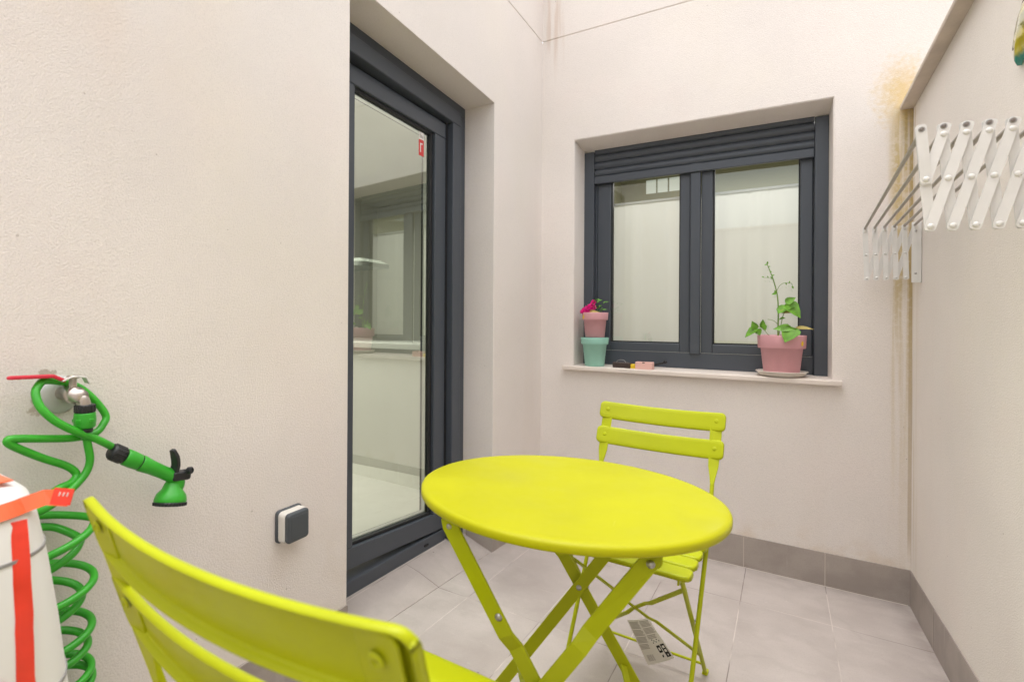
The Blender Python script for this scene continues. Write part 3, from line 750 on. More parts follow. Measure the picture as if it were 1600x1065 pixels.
m = MB(); m.lathe([(0, 0), (.0125, 0), (.0135, .003), (.013, .008), (0, .008)], hp(cy, .9005, co), n=24); m.build('connector_collar', 'black_pl', hs_)
# spray gun
g0 = hp(.514, .857, .066); g1 = hp(.640, .775, .070); ax = (g1-g0).normalized()
gun = MB()
gun.lathe([(0, .030), (.0150, .030), (.0165, .033), (.0170, .046), (.0160, .060), (.0158, .062), (0, .0622)], g0, axis=ax, n=24)
gun.lathe([(.0150, .0645), (.0165, .068), (.0145, .09), (.0135, .118), (.0142, .138), (.0145, .150)], g0, axis=ax, n=24)
hc = hp(.640, .768, .070)
gun.tube(smooth_path([g0+ax*.140, g0+ax*.152, hp(.645, .765, .070), hp(.640, .752, .071), hp(.632, .740, .072)], 5), [.013]*5*4+[.016]*1, 18) if False else gun.tube(smooth_path([g0+ax*.138, g0+ax*.150, hp(.646, .762, .070), hp(.640, .750, .071)], 5), .0145, 18)
hax = Vector((-.12, .22, .95)).normalized()
gun.lathe([(0, .052), (.013, .048), (.0165, .040), (.020, .030), (.0285, .020), (.031, .012), (.032, .006), (.031, .003), (0, .003)], hp(.628, .722, .072), axis=hax, n=30)
gb = gun.build('spray_gun', 'green_pl', hs_)
m = MB(); m.lathe([(0, 0), (.0125, 0), (.0155, .003), (.0165, .010), (.0165, .020), (.0155, .029), (0, .029)], g0, axis=ax, n=24)
for k in range(14):
    a = 2*math.pi*k/14; u = ax.orthogonal().normalized(); v = ax.cross(u); d = u*math.cos(a)+v*math.sin(a)
    m.tube([g0+ax*.006+d*.0158, g0+ax*.026+d*.0158], .0016, 6)
m.build('collar', 'black_pl', gb)
m = MB(); m.lathe([(0, -.004), (.029, -.004), (.0315, -.002), (.0315, .004), (0, .0042)], hp(.628, .722, .072), axis=hax, n=30)
for k in range(30):
    a = 2*math.pi*k/30; u = hax.orthogonal().normalized(); v = hax.cross(u); d = u*math.cos(a)+v*math.sin(a)
    m.tube([hp(.628, .722, .072)+d*.0315-hax*.003, hp(.628, .722, .072)+d*.0315+hax*.003], .0016, 5)
m.build('nozzle_ring', 'black_pl', gb)
m = MB(); m.lathe([(0, 0), (.0142, 0), (.0145, .0022), (0, .0023)], g0+ax*.0622, axis=ax, n=24); m.build('grip_ring', 'black_pl', gb)
m = MB(); m.bar(smooth_path([hp(.628, .838, .080), hp(.634, .822, .080), hp(.637, .805, .078), hp(.636, .790, .076), hp(.641, .776, .074), hp(.655, .772, .073)], 5), [.010+.010*min(1, k/5)*(1 if k < 14 else .8) for k in range(26)], .0085, (1, .2, 0))
m.rrect(hp(.648, .778, .066), (0, 1, -.1), (0, .1, 1), .040, .020, .006, [(0, 0), (0, .018), (.003, .020)])
m.build('trigger', 'black_pl', gb, bevel=.002)
m = MB(); m.lathe([(0, 0), (.006, 0), (.0075, .002), (.0075, .010), (.005, .012), (.004, .009), (0, .009)], hp(.659, .787, .084), axis=(.75, .35, .1), n=12, smooth=False)
m.tube([hp(.646, .778, .075), hp(.660, .787, .083)], .005, 8); m.build('flow_knob', 'black_pl', gb)

# ------------------------------------------------------------------ white box bound with red tape, close to the camera
bx = thing('taped_box', 'white rounded plastic container bound with orange and red tape, close at lower left', 'container', (-.897, .115, FL(-.897, .115)))
BZ0 = FL(-.925, .115)
prof = [(0, .215), (.10, .225), (.30, .238), (.45, .237), (.55, .231), (.65, .219), (.72, .2085), (.77, .1985), (.793, .190), (.804, .175), (.808, .15), (.809, .0)]
def shape(hh, ang, grow=0.):
    """half-width at a height, superellipse in plan"""
    for (z0, r0), (z1, r1) in zip(prof, prof[1:]):
        if z0 <= hh <= z1: r = r0+(r1-r0)*(hh-z0)/(z1-z0); break
    c_, s_ = math.cos(ang), math.sin(ang); e = 2/5.5
    return Vector((math.copysign(abs(c_)**e, c_)*(r+grow), math.copysign(abs(s_)**e, s_)*(r+grow)*.80, hh))
m = MB(); N = 96; hts = [0, .1, .2, .3, .4, .45, .5, .55, .6, .65, .69, .72, .75, .77, .785, .793, .800, .804, .807, .808]
vs = [shape(h_, 2*math.pi*k/N) for h_ in hts for k in range(N)]
m.add(vs, [(i*N+k, i*N+(k+1) % N, (i+1)*N+(k+1) % N, (i+1)*N+k) for i in range(len(hts)-1) for k in range(N)], True)
m.add(vs[-N:], [tuple(range(N))], True)
m.build('body', 'foam', bx)
for hh, tk in ((.735, .0022), (.585, .0022), (.545, .0022)):
    m = MB(); pts = [shape(hh, 2*math.pi*k/120, .0006) for k in range(121)]
    m.bar(pts, .0035, .0014, (0, 0, 1)); m.build('seam', 'groove', bx)
def tape_band(path, wdir, wd, name, mt):
    m = MB(); m.bar(path, wd, .0012, wdir); return m.build(name, mt, bx)
def vtape(ang, h0=.05):
    hs2 = [h0+(.803-h0)*k/40 for k in range(41)]
    return [shape(q, ang, .0012) for q in hs2]
def front_vertical(yoff, wd, name, mt):
    """strip running down the right face and over the top at a fixed y"""
    pts = []
    for k in range(60):
        hh = .05+(.775-.05)*k/59; yo = yoff-.014*(1-hh/.8)
        best = min((shape(hh, R(a*.5), .0016) for a in range(-110, 111)), key=lambda p: abs(p.y-yo))
        if not pts or (best-pts[-1]).length > .004: pts.append(best)
    m = MB(); m.bar(pts, wd, .0014, (0, 1, 0)); return m.build(name, mt, bx)
TAPE_Y = .121
front_vertical(TAPE_Y, .016, 'tape_strip', 'tape')
# tape lying round the top shoulder, its loose end sticking out to the right
pts = [shape(.788, R(a), .0022) for a in range(-60, 40, 4)]
pts_h = [p for p in pts if p.y < .135]
m = MB(); m.bar(pts_h+[Vector((.176, .150, .790)), Vector((.186, .158, .7895)), Vector((.198, .166, .7885))], .018, .0013, (-.6, 0, 1)); m.build('tape_strip', 'tape_or', bx)
m = MB(); m.bar([Vector((.150, TAPE_Y, .8105)), Vector((-.150, TAPE_Y, .8105))], .016, .0012, (0, 1, 0)); m.build('tape_strip', 'tape_or', bx)
E0, E1 = Vector((.182, .1555, .7915)), Vector((.2005, .168, .7898))
m = MB(); m.bar([E0, E1], .0182, .0016, (-.6, 0, 1)); te = m.build('tape_end', 'tape', bx)
m = MB(); nn = Vector((.6, -.3, .75)).normalized()
for k in range(3):
    c_ = E0.lerp(E1, .3+.2*k)+nn*.0012; m.bar([c_+Vector((-.002, 0, -.004)), c_+Vector((.0025, .001, .004))], .0016, .0006, (.8, .5, 0))
m.build('white_marks', 'white', te)
pts = [shape(.655-.0016*(40-a)*.9, R(a), .0024) for a in range(40, -40, -4)]
pts = [p for p in pts if p.y < .112]
m = MB(); m.bar(pts, .020, .0012, (0, 0, 1)); m.build('tape_strip', 'tape', bx)

# ------------------------------------------------------------------ chairs
def slat_mesh(w_, h_, r, fl=.0095, sag=.0, e=.004, n=26):
    """pressed-steel slat: face towards -y, flange turned back to +y; x along, z across"""
    m = MB(); xs_ = []
    a = w_/2-r
    for k in range(7): xs_.append(-w_/2+r-r*math.cos(math.pi/2*k/6)*1.0)
    xs_ = [-a-r*math.cos(math.pi/2*k/6) for k in range(7)]+[-a+2*a*k/n for k in range(1, n)]+[a+r*math.sin(math.pi/2*k/6) for k in range(7)]
    def hh(x):
        d = max(0, abs(x)-a); return h_/2-r+math.sqrt(max(0, r*r-d*d))
    K = 5
    def col(x, mode=0):
        q = hh(x); out = [(-q, fl), (-q, e), (-q+e*.3, e*.3), (-q+e, 0)]+[(-q+e+(2*q-2*e)*k/K, 0) for k in range(1, K)]+[(q-e, 0), (q-e*.3, e*.3), (q, e), (q, fl)]
        if mode: out = [(z, max(y, mode)) for z, y in out]
        c_ = sag*(1-(2*x/w_)**2)
        return [(x, y+c_, z) for z, y in out]
    cols = [col(xs_[0]-.0002, fl), col(xs_[0]-.0001, e)]+[col(xs_[0]+.0012, e*.3)]+[col(x) for x in xs_[1:-1]]+[col(xs_[-1]-.0012, e*.3)]+[col(xs_[-1]+.0001, e), col(xs_[-1]+.0002, fl)]
    L = len(cols[0]); vs = [p for c_ in cols for p in c_]
    m.add(vs, [(i*L+k, (i+1)*L+k, (i+1)*L+k+1, i*L+k+1) for i in range(len(cols)-1) for k in range(L-1)], True)
    return m
def rot_x(m, a, loc):
    ca, sa = math.cos(a), math.sin(a)
    m.v = [(x+loc[0], y*ca-z*sa+loc[1], y*sa+z*ca+loc[2]) for x, y, z in m.v]; return m
def make_chair(label):
    t = thing('folding_chair', label, 'chair', group='folding chairs at the bistro table')
    # backrest leans back: uprights run from the top down to the front feet
    top = Vector((0, .235, .815)); mid = Vector((0, .107, .46)); ft = Vector((0, -.205, .006))
    lean = math.atan2(top.y-mid.y, top.z-mid.z)
    def up(z): return .107+.36*(z-.46)
    for zc in (.786, .706):
        m = rot_x(slat_mesh(.385, .058, .014, sag=.022), -lean, (0, up(zc)-.030, zc))
        sl_ = m.build('back_slat', 'lime', t, solid=.0014, off=-1, weld=True)
        for sx in (-1, 1):
            m = MB(); x = sx*.167; yy = up(zc)-.030+.022*(1-(2*x/.385)**2)
            m.lathe([(0, .0012), (.0045, .0012), (.0056, .0008), (.0062, 0)], (x, yy-.0005, zc), axis=(0, -1, lean), n=16)
            m.build('rivet', 'lime', sl_)
    for sx in (-1, 1):
        x = sx*.167; z1 = .806
        m = MB()
        zz = [z1, .80, .72, .655, .625, .605]; ws = [.026, .033, .033, .028, .016, .010]; ts = [.0035, .0035, .0035, .004, .007, .009]
        m.bar([(x, up(q)-.0195, q) for q in zz], ws, ts, (1, 0, 0))
        m.tube(smooth_path([(x, up(.612)-.0175, .612), (x, up(.53)-.016, .53), (x*.99, .085, .45), (x*.98, .010, .325), (x*.97, -.128, .115), (x*.96, ft.y, .006)], 4), .0062, 8)
        m.rrect((x*.96, ft.y-.006, .0005), (1, 0, 0), (0, 1, 0), .016, .026, .004, [(0, 0), (0, .006), (.001, .007)])
        ul = m.build('upright_leg', 'lime', t, bevel=.0012)
        for zc in (.786, .706):
            m = MB(); m.lathe([(0, .0004), (.0022, .0004), (.0026, .0016), (.0052, .0016), (.0062, .0)], (x, up(zc)-.0157, zc), axis=(0, 1, -lean), n=18); m.build('screw', 'lime', ul)
    # second pair of legs from the front of the seat to the rear feet
    for sx in (-1, 1):
        m = MB(); x = sx*.148
        m.tube([(x, -.195, .448), (x, .235, .006)], .0062, 8)
        m.rrect((x, .241, .0005), (1, 0, 0), (0, 1, 0), .016, .030, .004, [(0, 0), (0, .006), (.001, .007)])
        m.build('rear_leg', 'lime', t)
        m = MB(); xx = sx*.155
        m.lathe([(0, -.012), (.005, -.012), (.0055, -.008), (.0035, -.006), (.0035, .006), (.0055, .008), (.005, .012), (0, .012)], (xx, -.012, .268), axis=(1, 0, 0), n=12); m.build('pivot_bolt', 'steel', t)
    def P(x, s_): return Vector((x, -.195+.430*s_, .455-.449*s_))
    for (xa, sa, xb, sb) in ((.148, .13, -.148, .80), (-.148, .13, .148, .80)):
        m = MB(); a_, b_ = P(xa, sa), P(xb, sb); o_ = Vector((0, .004*(1 if xa > 0 else -1), .004*(1 if xa > 0 else -1)))
        pts = [a_, a_.lerp(b_, .36), a_.lerp(b_, .42)+o_, a_.lerp(b_, .58)+o_, a_.lerp(b_, .64), b_]
        m.bar(pts, [.012, .012, .010, .010, .012, .012], .004, (0, .68, -.73)); m.build('brace', 'lime', t)
    m = MB(); m.tube([P(-.148, .90), P(.148, .90)], .0042, 8); m.build('stretcher', 'lime', t)
    m = MB(); m.tube([(-.161, -.165, .055), (.161, -.165, .055)], .0042, 8); m.build('stretcher', 'lime', t)
    # seat: two side rails and five slats
    for sx in (-1, 1):
        m = MB(); m.bar([(sx*.150, -.238, .452), (sx*.150, .110, .452)], .004, .018, (1, 0, 0)); m.build('seat_rail', 'lime', t)
    for k in range(5):
        y = -.226+k*.0715
        m = slat_mesh(.355, .062, .017, fl=.010)
        ca = math.pi/2
        m.v = [(x, -zz*1.0+y, .473-yy) for x, yy, zz in m.v]
        m.build('seat_slat', 'lime', t, solid=.0014, off=-1, weld=True)
    return t
ch = make_chair('lime green folding chair behind the table, its back to the window wall')
l, r_ = on_floor(-.352, 1.555, R(-2)); ch.location = l; ch.rotation_euler = r_; ch.scale = (.985, .985, .985)
c2 = copy_tree(ch); c2['label'] = 'lime green folding chair closest to the camera, its backrest seen from behind'
l, r_ = on_floor(-.383, .424, R(179.6)); c2.location = l; c2.rotation_euler = r_; c2.scale = (1.03, 1.03, 1.03)

# ------------------------------------------------------------------ bistro table
tb = thing('bistro_table', 'round lime green folding bistro table on crossed flat legs', 'table')
l, r_ = on_floor(-.382, 1.014, .1681); tb.location = l; tb.rotation_euler = r_
m = MB(); rt = .299
m.lathe([(0, .700), (.06, .700), (rt-.03, .700), (rt-.012, .6998), (rt-.006, .6988), (rt-.002, .6966), (rt-.0003, .6935), (rt, .689), (rt-.0003, .6845), (rt-.002, .682), (rt-.005, .6815), (rt-.007, .683), (rt-.009, .689), (rt-.03, .694), (0, .694)], n=128)
m.build('tabletop', 'lime_top', tb)
s_, a_, zp, zt_ = .1676, .2141, .412, .665
foot = s_*zp/(zt_-zp)
def leg(sgn, v, side):
    """sgn -1: hinged at the left (frame A), +1: at the right (frame B); side: which face of the pivot it passes"""
    top_ = Vector((sgn*s_, v, zt_)); bot = Vector((-sgn*foot, v, .0))
    j = .0065*side
    q = lambda t, o: top_.lerp(bot, t)+Vector((0, o, 0))
    m = MB()
    ta, tb_ = (.20, .235) if sgn > 0 else (.25, .285)
    m.bar([q(-.02, -j), q(.0, -j), q(ta, -j), q(tb_, j), q(.985, j), q(1., j)], [.018, .029, .029, .028, .028, .028], .006, (1, 0, .66*sgn))
    o = m.build('leg', 'lime', tb, bevel=.0015)
    return q
for v, out in ((-a_, -1), (a_, 1)):
    qa = leg(-1, v, 1); qb = leg(1, v, -1)
    for q, sgn in ((qa, -1), (qb, 1)):
        # hinge bracket and bolts
        p = q(0, 0); m = MB(); m.rrect(p+Vector((0, .010 if v < 0 else -.010, .006)), (1, 0, 0), (0, 0, 1), .034, .040, .012, [(0, -.002), (0, .002)])
        m.build('hinge_bracket', 'lime', tb)
        m = MB(); d = -1
        m.lathe([(0, .0085), (.0038, .0080), (.0054, .0055), (.0064, .0045), (.0067, .003), (0, .003)], p+Vector((0, -.0035, -.002)), axis=(0, d, 0), n=18); m.build('bolt', 'steel', tb)
    pv = Vector((0, v, zp)); m = MB()
    m.lathe([(0, -.012), (.0055, -.0115), (.0065, -.010), (.0065, .010), (.0055, .0115), (0, .012)], pv, axis=(0, 1, 0), n=16); m.build('pivot_bolt', 'steel', tb)
# bolts and diagonal braces joining the two legs of each frame
def lp(sgn, v, t): return Vector((sgn*s_, v, zt_)).lerp(Vector((-sgn*foot, v, 0)), t)
for sgn, t0, t1 in ((1, .70, .42), (-1, .62, .95)):
    m = MB(); p0 = lp(sgn, a_, t0); p1 = lp(sgn, -a_, t1)
    m.bar([p0, p0.lerp(p1, .40), p0.lerp(p1, .46)+Vector((0, 0, -.004)), p1], [.016, .016, .012, .012], .004, (sgn, 0, .66)); m.build('brace', 'lime', tb)
for sgn, v, t in ((-1, -a_, .212), (-1, a_, .47)):
    p = lp(sgn, v, t); m = MB()
    m.lathe([(0, .0080), (.0036, .0075), (.0058, .0055), (.0066, .0045), (.0068, .003), (0, .003)], p+Vector((.004, -.0065, .004)), axis=(0, -1, 0), n=16); m.build('bolt', 'steel', tb)
for sgn in (-1, 1):
    m = MB(); m.tube([lp(sgn, -a_, .93), lp(sgn, a_, .93)], .006, 8); m.build('stretcher', 'lime', tb)
for sgn in (-1, 1):
    m = MB(); m.tube([(sgn*s_, -a_, .672), (sgn*s_, a_, .672)], .006, 8); m.build('hinge_rod', 'lime', tb)

# ------------------------------------------------------------------ paper label hanging under the chair
tg = thing('paper_label', 'printed paper label with a barcode hanging from the braces of the chair behind the table', 'label', (-.345, 1.70, .115))
P0, P1, P2, P3 = [Vector(p)-Vector((-.345, 1.70, .115)) for p in ((-.352, 1.715, .050), (-.270, 1.690, .113), (-.352, 1.712, .198), (-.420, 1.735, .160))]
# bl, br, tr, tl
def tgp(u, v, lift=0.):
    p = (P0*(1-u)+P1*u)*(1-v)+(P3*(1-u)+P2*u)*v
    return p+Vector((.3, -1, .2)).normalized()*(lift+.006*math.sin(math.pi*u)+.005*math.sin(2.4*v))
def tq(m, u0, u1, v0, v1, lift=.0006):
    n = 4
    for i in range(n):
        for j in range(n):
            a0, a1 = u0+(u1-u0)*i/n, u0+(u1-u0)*(i+1)/n; b0, b1 = v0+(v1-v0)*j/n, v0+(v1-v0)*(j+1)/n
            m.quad(tgp(a0, b0, lift), tgp(a1, b0, lift), tgp(a1, b1, lift), tgp(a0, b1, lift))
m = MB(); tq(m, 0, 1, 0, 1, 0); m.build('sheet', 'paper', tg, solid=.0004, off=-1, weld=True)
m = MB(); rnd = random.Random(3)
for blk, (u0, u1, v0, v1) in enumerate(((.04, .47, .80, .97), (.04, .47, .64, .78), (.04, .47, .48, .62), (.04, .43, .34, .46), (.52, .96, .82, .97), (.52, .96, .66, .80), (.52, .90, .54, .64))):
    n = int((v1-v0)/.028)
    for k in range(n): tq(m, u0, u1-rnd.random()*.06, v0+(v1-v0)*k/n, v0+(v1-v0)*(k+.66)/n)
m.build('text_lines', 'print_grey', tg)
m = MB()
for k, wd in enumerate((.010, .02, .008, .014, .008, .018, .010, .008, .016, .008)): tq(m, .12+k*.026, .12+k*.026+wd, .07, .21)
m.build('barcode', 'print_grey', tg)
m = MB(); tq(m, .80, .95, .07, .38); tq(m, .64, .77, .20, .37)
for (u, v) in ((.60, .50), (.66, .47), (.78, .49), (.84, .45), (.60, .43), (.72, .44)): tq(m, u, u+.035, v, v+.025)
tq(m, .66, .70, .09, .14); tq(m, .70, .715, .11, .16)
m.build('black_symbols', 'print_black', tg)
m = MB(); tq(m, .835, .915, .28, .34, .0010); tq(m, .835, .915, .19, .25, .0010); tq(m, .86, .89, .10, .14, .0010); tq(m, .675, .735, .25, .32, .0010); m.build('white_symbols', 'paper', tg)

# ------------------------------------------------------------------ pots and plants on the sill
YS = YB+.045; ZS = .8765
def pot(name, label, mtl, loc, r0, r1, h_, rim):
    t = thing(name, label, 'flower pot', loc)
    m = MB(); n_ = [(0, .001), (r0-.002, .001), (r0, .003), (r0+(r1-r0)*(h_-rim)/h_*.96, h_-rim), (r1+.0025, h_-rim+.0005), (r1+.004, h_-rim+.003), (r1+.0065, h_-.002), (r1+.006, h_), (r1+.003, h_), (r1-.001, h_-.012), (0, h_-.012)]
    m.lathe(n_, n=56); m.build('body', mtl, t); return t
teal = pot('flower_pot', 'teal green plastic pot holding up the small pink pot at the left of the sill', 'teal', (-.853, YS, ZS), .050, .066, .152, .036)
pk1 = pot('flower_pot', 'small pink pot with magenta flowers stacked on the teal pot', 'pink', (-.852, YS, ZS+.1525), .050, .062, .132, .040)
m = MB(); m.lathe([(0, .1225), (.058, .1215)], n=24); m.build('soil', 'soil', pk1)
big = pot('flower_pot', 'large pink pot with a leafy climbing plant, standing on a cream saucer', 'pink', (-.009, YS+.002, ZS+.0135), .069, .088, .172, .058)
m = MB(); m.lathe([(0, .157), (.082, .157)], n=24); m.build('soil', 'soil', big)
sa = thing('saucer', 'cream plastic saucer under the large pink pot', 'saucer', (-.009, YS+.002, ZS+.0005))
m = MB(); m.lathe([(0, .0), (.080, .0), (.086, .004), (.098, .018), (.101, .0185), (.1005, .021), (.096, .021), (.084, .0085), (.078, .0075), (0, .0075)], n=56); m.build('dish', 'cream', sa)
big.location.z = ZS+.0085
# yellow flower mark moulded on the two pink pots
def mark(t, ang, z, r, sz):
    d = Vector((math.cos(ang), math.sin(ang), 0)); u = Vector((-math.sin(ang), math.cos(ang), 0)); m = MB()
    vs = [d*(r+.001)+Vector((0, 0, z))]+[d*(r+.0008)+u*(math.cos(k*math.pi/8)*sz*.62)+Vector((0, 0, z+math.sin(k*math.pi/8)*sz+.002*math.cos(k*math.pi/8))) for k in range(16)]
    m.add(vs, [(0, k+1, (k+1) % 16+1) for k in range(16)]); m.build('yellow_emblem', 'yellow', t, solid=.001, off=1)
mark(pk1, R(-133), .109, .0665, .011); mark(big, R(-35), .138, .0925, .011)

def leaf_mesh(m, base, d, up, L, W, fold=.25, droop=.3, lobed=False):
    """one leaf: d direction, up normal"""
    d = Vector(d).normalized(); up = Vector(up); up = (up-d*up.dot(d)).normalized(); s = d.cross(up); base = Vector(base)
    out = [(0, .0), (.08, .30), (.22, .48), (.42, .50), (.62, .38), (.82, .18), (1., 0.)]
    if lobed: out = [(-.06, .0), (-.10, .26), (.06, .50), (.28, .52), (.46, .40), (.66, .30), (.86, .12), (1., 0)]
    rows = []
    for t, w_ in out:
        c_ = base+d*(t*L)+up*(-droop*L*t*t)
        rows.append([c_+s*(-w_*W)+up*(fold*w_*W), c_+s*(-w_*W*.5)+up*(fold*w_*W*.35), c_, c_+s*(w_*W*.5)+up*(fold*w_*W*.35), c_+s*(w_*W)+up*(fold*w_*W)])
    vs = [p for r in rows for p in r]
    m.add(vs, [(i*5+k, i*5+k+1, i*5+6+k, i*5+5+k) for i in range(len(rows)-1) for k in range(4)], True)
# climbing plant
pl = thing('climbing_plant', 'thin climbing plant with heart-shaped leaves growing in the large pink pot', 'plant', (-.022, YS, ZS+.165))
PB = Vector((-.022, YS, ZS+.165))
def q3(x, z, dy=0.): return Vector((x, YS+dy, z))-PB
m = MB()
main = [q3(-.022, 1.035), q3(-.0225, 1.10), q3(-.022, 1.165), q3(-.026, 1.235), q3(-.040, 1.300), q3(-.054, 1.345), q3(-.066, 1.378)]
m.tube(smooth_path(main, 5), [.0034-.0018*k/30 for k in range(31)], 6)
m.tube(smooth_path([q3(-.0225, 1.04), q3(-.012, 1.10), q3(-.005, 1.14, -.008), q3(.002, 1.158, -.012)], 5), .0015, 6)
m.tube(smooth_path([q3(-.0225, 1.105), q3(-.040, 1.122, -.006), q3(-.062, 1.128, -.010)], 5), .0012, 6)
m.tube(smooth_path([q3(-.112, 1.072, -.03), q3(-.10, 1.095, -.03), q3(-.08, 1.085, -.03), q3(-.060, 1.060, -.02), q3(-.045, 1.04, -.01)], 5), .0012, 6)
m.tube(smooth_path([q3(-.028, 1.255), q3(-.018, 1.278), q3(-.002, 1.290, -.005), q3(.018, 1.289, -.005), q3(.028, 1.287), q3(.031, 1.274)], 5), .0011, 6)
m.tube(smooth_path([q3(-.042, 1.305), q3(-.058, 1.315), q3(-.078, 1.318)], 4), .0008, 5)
m.build('stem', 'stem', pl)
m = MB()
leaf_mesh(m, q3(-.020, 1.165, -.01), (1, -.25, .45), (-.4, -.8, .75), 0.0667, 0.0480, .3, .15, True)
leaf_mesh(m, q3(.018, 1.195, -.014), (.55, -.2, -.72), (.3, -1, .35), 0.0759, 0.0552, .25, .1, True)
leaf_mesh(m, q3(.005, 1.20, -.012), (.8, -.1, .55), (-.2, -1, .3), 0.0460, 0.0336, .25, .1)
leaf_mesh(m, q3(.030, 1.088, -.085), (-.35, -.35, -.75), (-.1, -1, .3), 0.0690, 0.0720, .2, .1, True)
leaf_mesh(m, q3(.028, 1.090, -.080), (-1, -.3, .05), (0, -1, .5), 0.0667, 0.0360, .3, .3)
leaf_mesh(m, q3(-.110, 1.085, -.035), (-.75, -.2, -.65), (-.4, -1, .5), 0.0575, 0.0360, .3, .15, True)
leaf_mesh(m, q3(-.108, 1.080, -.035), (-.3, -.2, .9), (.3, -1, .2), 0.0437, 0.0312, .3, .1)
leaf_mesh(m, q3(-.100, 1.085, -.035), (.15, -.25, -.5), (-.3, -1, .1), 0.0345, 0.0312, .3, .1)
leaf_mesh(m, q3(-.085, 1.090, -.032), (.15, -.1, .9), (.4, -1, .0), 0.0391, 0.0240, .35, .1)
leaf_mesh(m, q3(-.080, 1.105, -.032), (.35, -.1, -.8), (.4, -1, .2), 0.0299, 0.0216, .35, .1)
leaf_mesh(m, q3(-.020, 1.125, -.006), (.5, -.5, .3), (0, -.6, .8), 0.0345, 0.0240, .3, .2)
for (x, z, dx, dz, L_) in ((-.030, 1.245, -.7, -.2, .020), (-.032, 1.243, -.2, .9, .018), (-.044, 1.312, -.6, .5, .014), (-.066, 1.376, -.8, -.1, .012), (-.066, 1.378, .2, 1, .014), (-.062, 1.366, .9, .1, .010), (-.056, 1.345, .9, -.3, .010), (-.078, 1.318, -.8, .5, .011), (-.062, 1.316, -.2, .9, .010), (.006, 1.292, .2, -.9, .012), (.030, 1.276, .3, -.9, .014), (.018, 1.290, .3, .8, .010), (-.048, 1.325, .8, .2, .012)):
    leaf_mesh(m, q3(x, z, -.003), (dx, -.2, dz), (.2, -1, .3), L_, L_*.55, .3, .1)
m.build('foliage', 'leaf', pl)
m = MB(); leaf_mesh(m, q3(.040, 1.088, -.02), (1, -.1, .05), (0, -.5, 1), 0.0713, 0.0312, .35, .12); m.build('yellowed_leaf', 'leaf_old', pl)
m = MB(); leaf_mesh(m, q3(-.016, 1.163, -.016), (1, -.3, -.05), (0, -.9, .5), 0.0517, 0.0192, .2, .1); m.build('yellowed_leaf', 'leaf_old', pl)
m = MB(); m.rrect(q3(.002, 1.045, -.03), (1, 0, 0), (0, -.5, 1), .034, .05, .012, [(0, -.001), (0, .001)]); m.build('white_label', 'white', pl)
# magenta flower plant
fp = thing('flowering_plant', 'magenta flowers with green leaves growing in the small pink pot', 'plant', (-.852, YS, ZS+.275)); rnd = random.Random(11)
m = MB()
for k in range(26):
    a = rnd.uniform(0, 6.28); rr = rnd.uniform(.0, .05); x = rr*math.cos(a)+.012; y = rr*math.sin(a)*.8
    leaf_mesh(m, (x, y, rnd.uniform(.0, .055)+.02*(x > 0)), (math.cos(a)+.3, math.sin(a), rnd.uniform(.2, 1.4)), (rnd.uniform(-.5, .5), rnd.uniform(-1, 0), 1), rnd.uniform(.018, .030), .011, .3, .3)
for k in range(12): m.tube([(rnd.uniform(-.03, .04), rnd.uniform(-.03, .03), -.008), (rnd.uniform(-.03, .045), rnd.uniform(-.03, .02), rnd.uniform(.02, .06))], .0012, 5)
m.build('leaves', 'leaf_dark', fp)
m = MB()
for (x, z, r) in ((-.046, .012, .019), (-.030, .024, .020), (-.014, .034, .019), (-.002, .048, .016), (-.036, .006, .018), (-.016, .016, .020), (.002, .030, .017), (.004, .060, .013), (-.056, .008, .014)):
    for k in range(34):
        v = Vector((rnd.gauss(0, 1), rnd.gauss(0, 1)-.6, rnd.gauss(0, 1))).normalized()
        leaf_mesh(m, Vector((x, -.036, z+.006))+v*r*.45, v+Vector((rnd.gauss(0, .5), rnd.gauss(0, .5), rnd.gauss(0, .5))), (rnd.gauss(0, 1), rnd.gauss(0, 1), rnd.gauss(0, 1)+.1), r*.62, r*.6, .35, .35)
m.build('blossoms', 'magenta', fp)
m = MB(); leaf_mesh(m, (-.012, -.05, .010), (1, -.2, .15), (0, -.8, .6), .048, .026, .3, .3, True); m.build('yellowed_leaf', 'leaf_old', fp)
m = MB(); leaf_mesh(m, (.010, -.045, .004), (1, -.3, .05), (0, -.8, .6), .040, .022, .3, .3); m.build('yellowed_leaf', 'leaf_old', fp)

# small things on the sill
cs = thing('black_case', 'small black case with a wire loop and a yellow end on the sill', 'case', (-.702, YS-.02, ZS), (0, 0, R(-6)))
m = MB(); m.rrect((0, 0, .0005), (1, 0, 0), (0, 1, 0), .092, .042, .006, [(.002, 0), (0, .002), (0, .024), (.003, .0275)]); m.build('body', 'brown_pl', cs)
m = MB(); m.rrect((.058, .0, .0005), (1, 0, 0), (0, 1, 0), .026, .030, .006, [(.001, 0), (0, .002), (0, .018), (.004, .022)]); m.build('yellow_end', 'yellow', cs)
m = MB(); m.tube(smooth_path([(-.03, -.005, .024), (-.024, -.005, .036), (-.005, -.005, .041), (.014, -.005, .036), (.020, -.005, .024)], 6), .0013, 6); m.build('wire_loop', 'steel', cs)
pb = thing('pink_box', 'little pale pink box on the sill beside the black case', 'box', (-.590, YS-.03, ZS), (0, 0, R(-2)))
m = MB(); m.rrect((0, 0, .0005), (1, 0, 0), (0, 1, 0), .082, .045, .003, [(.001, 0), (0, .001), (0, .033), (.002, .035), (.004, .035), (.0045, .028)]); m.build('tray', 'pinkbox', pb)
m = MB(); m.box(-.006, .006, -.0232, -.021, .031, .0352); m.build('notch', 'anth_dark', pb)
rd = thing('black_rod', 'short black rod with a round knob on the sill behind the pink box', 'rod', (-.560, YB+.098, ZS))
m = MB(); m.tube([(-.02, 0, .012), (.045, 0, .030)], .006, 10); m.build('shaft', 'black_pl', rd)
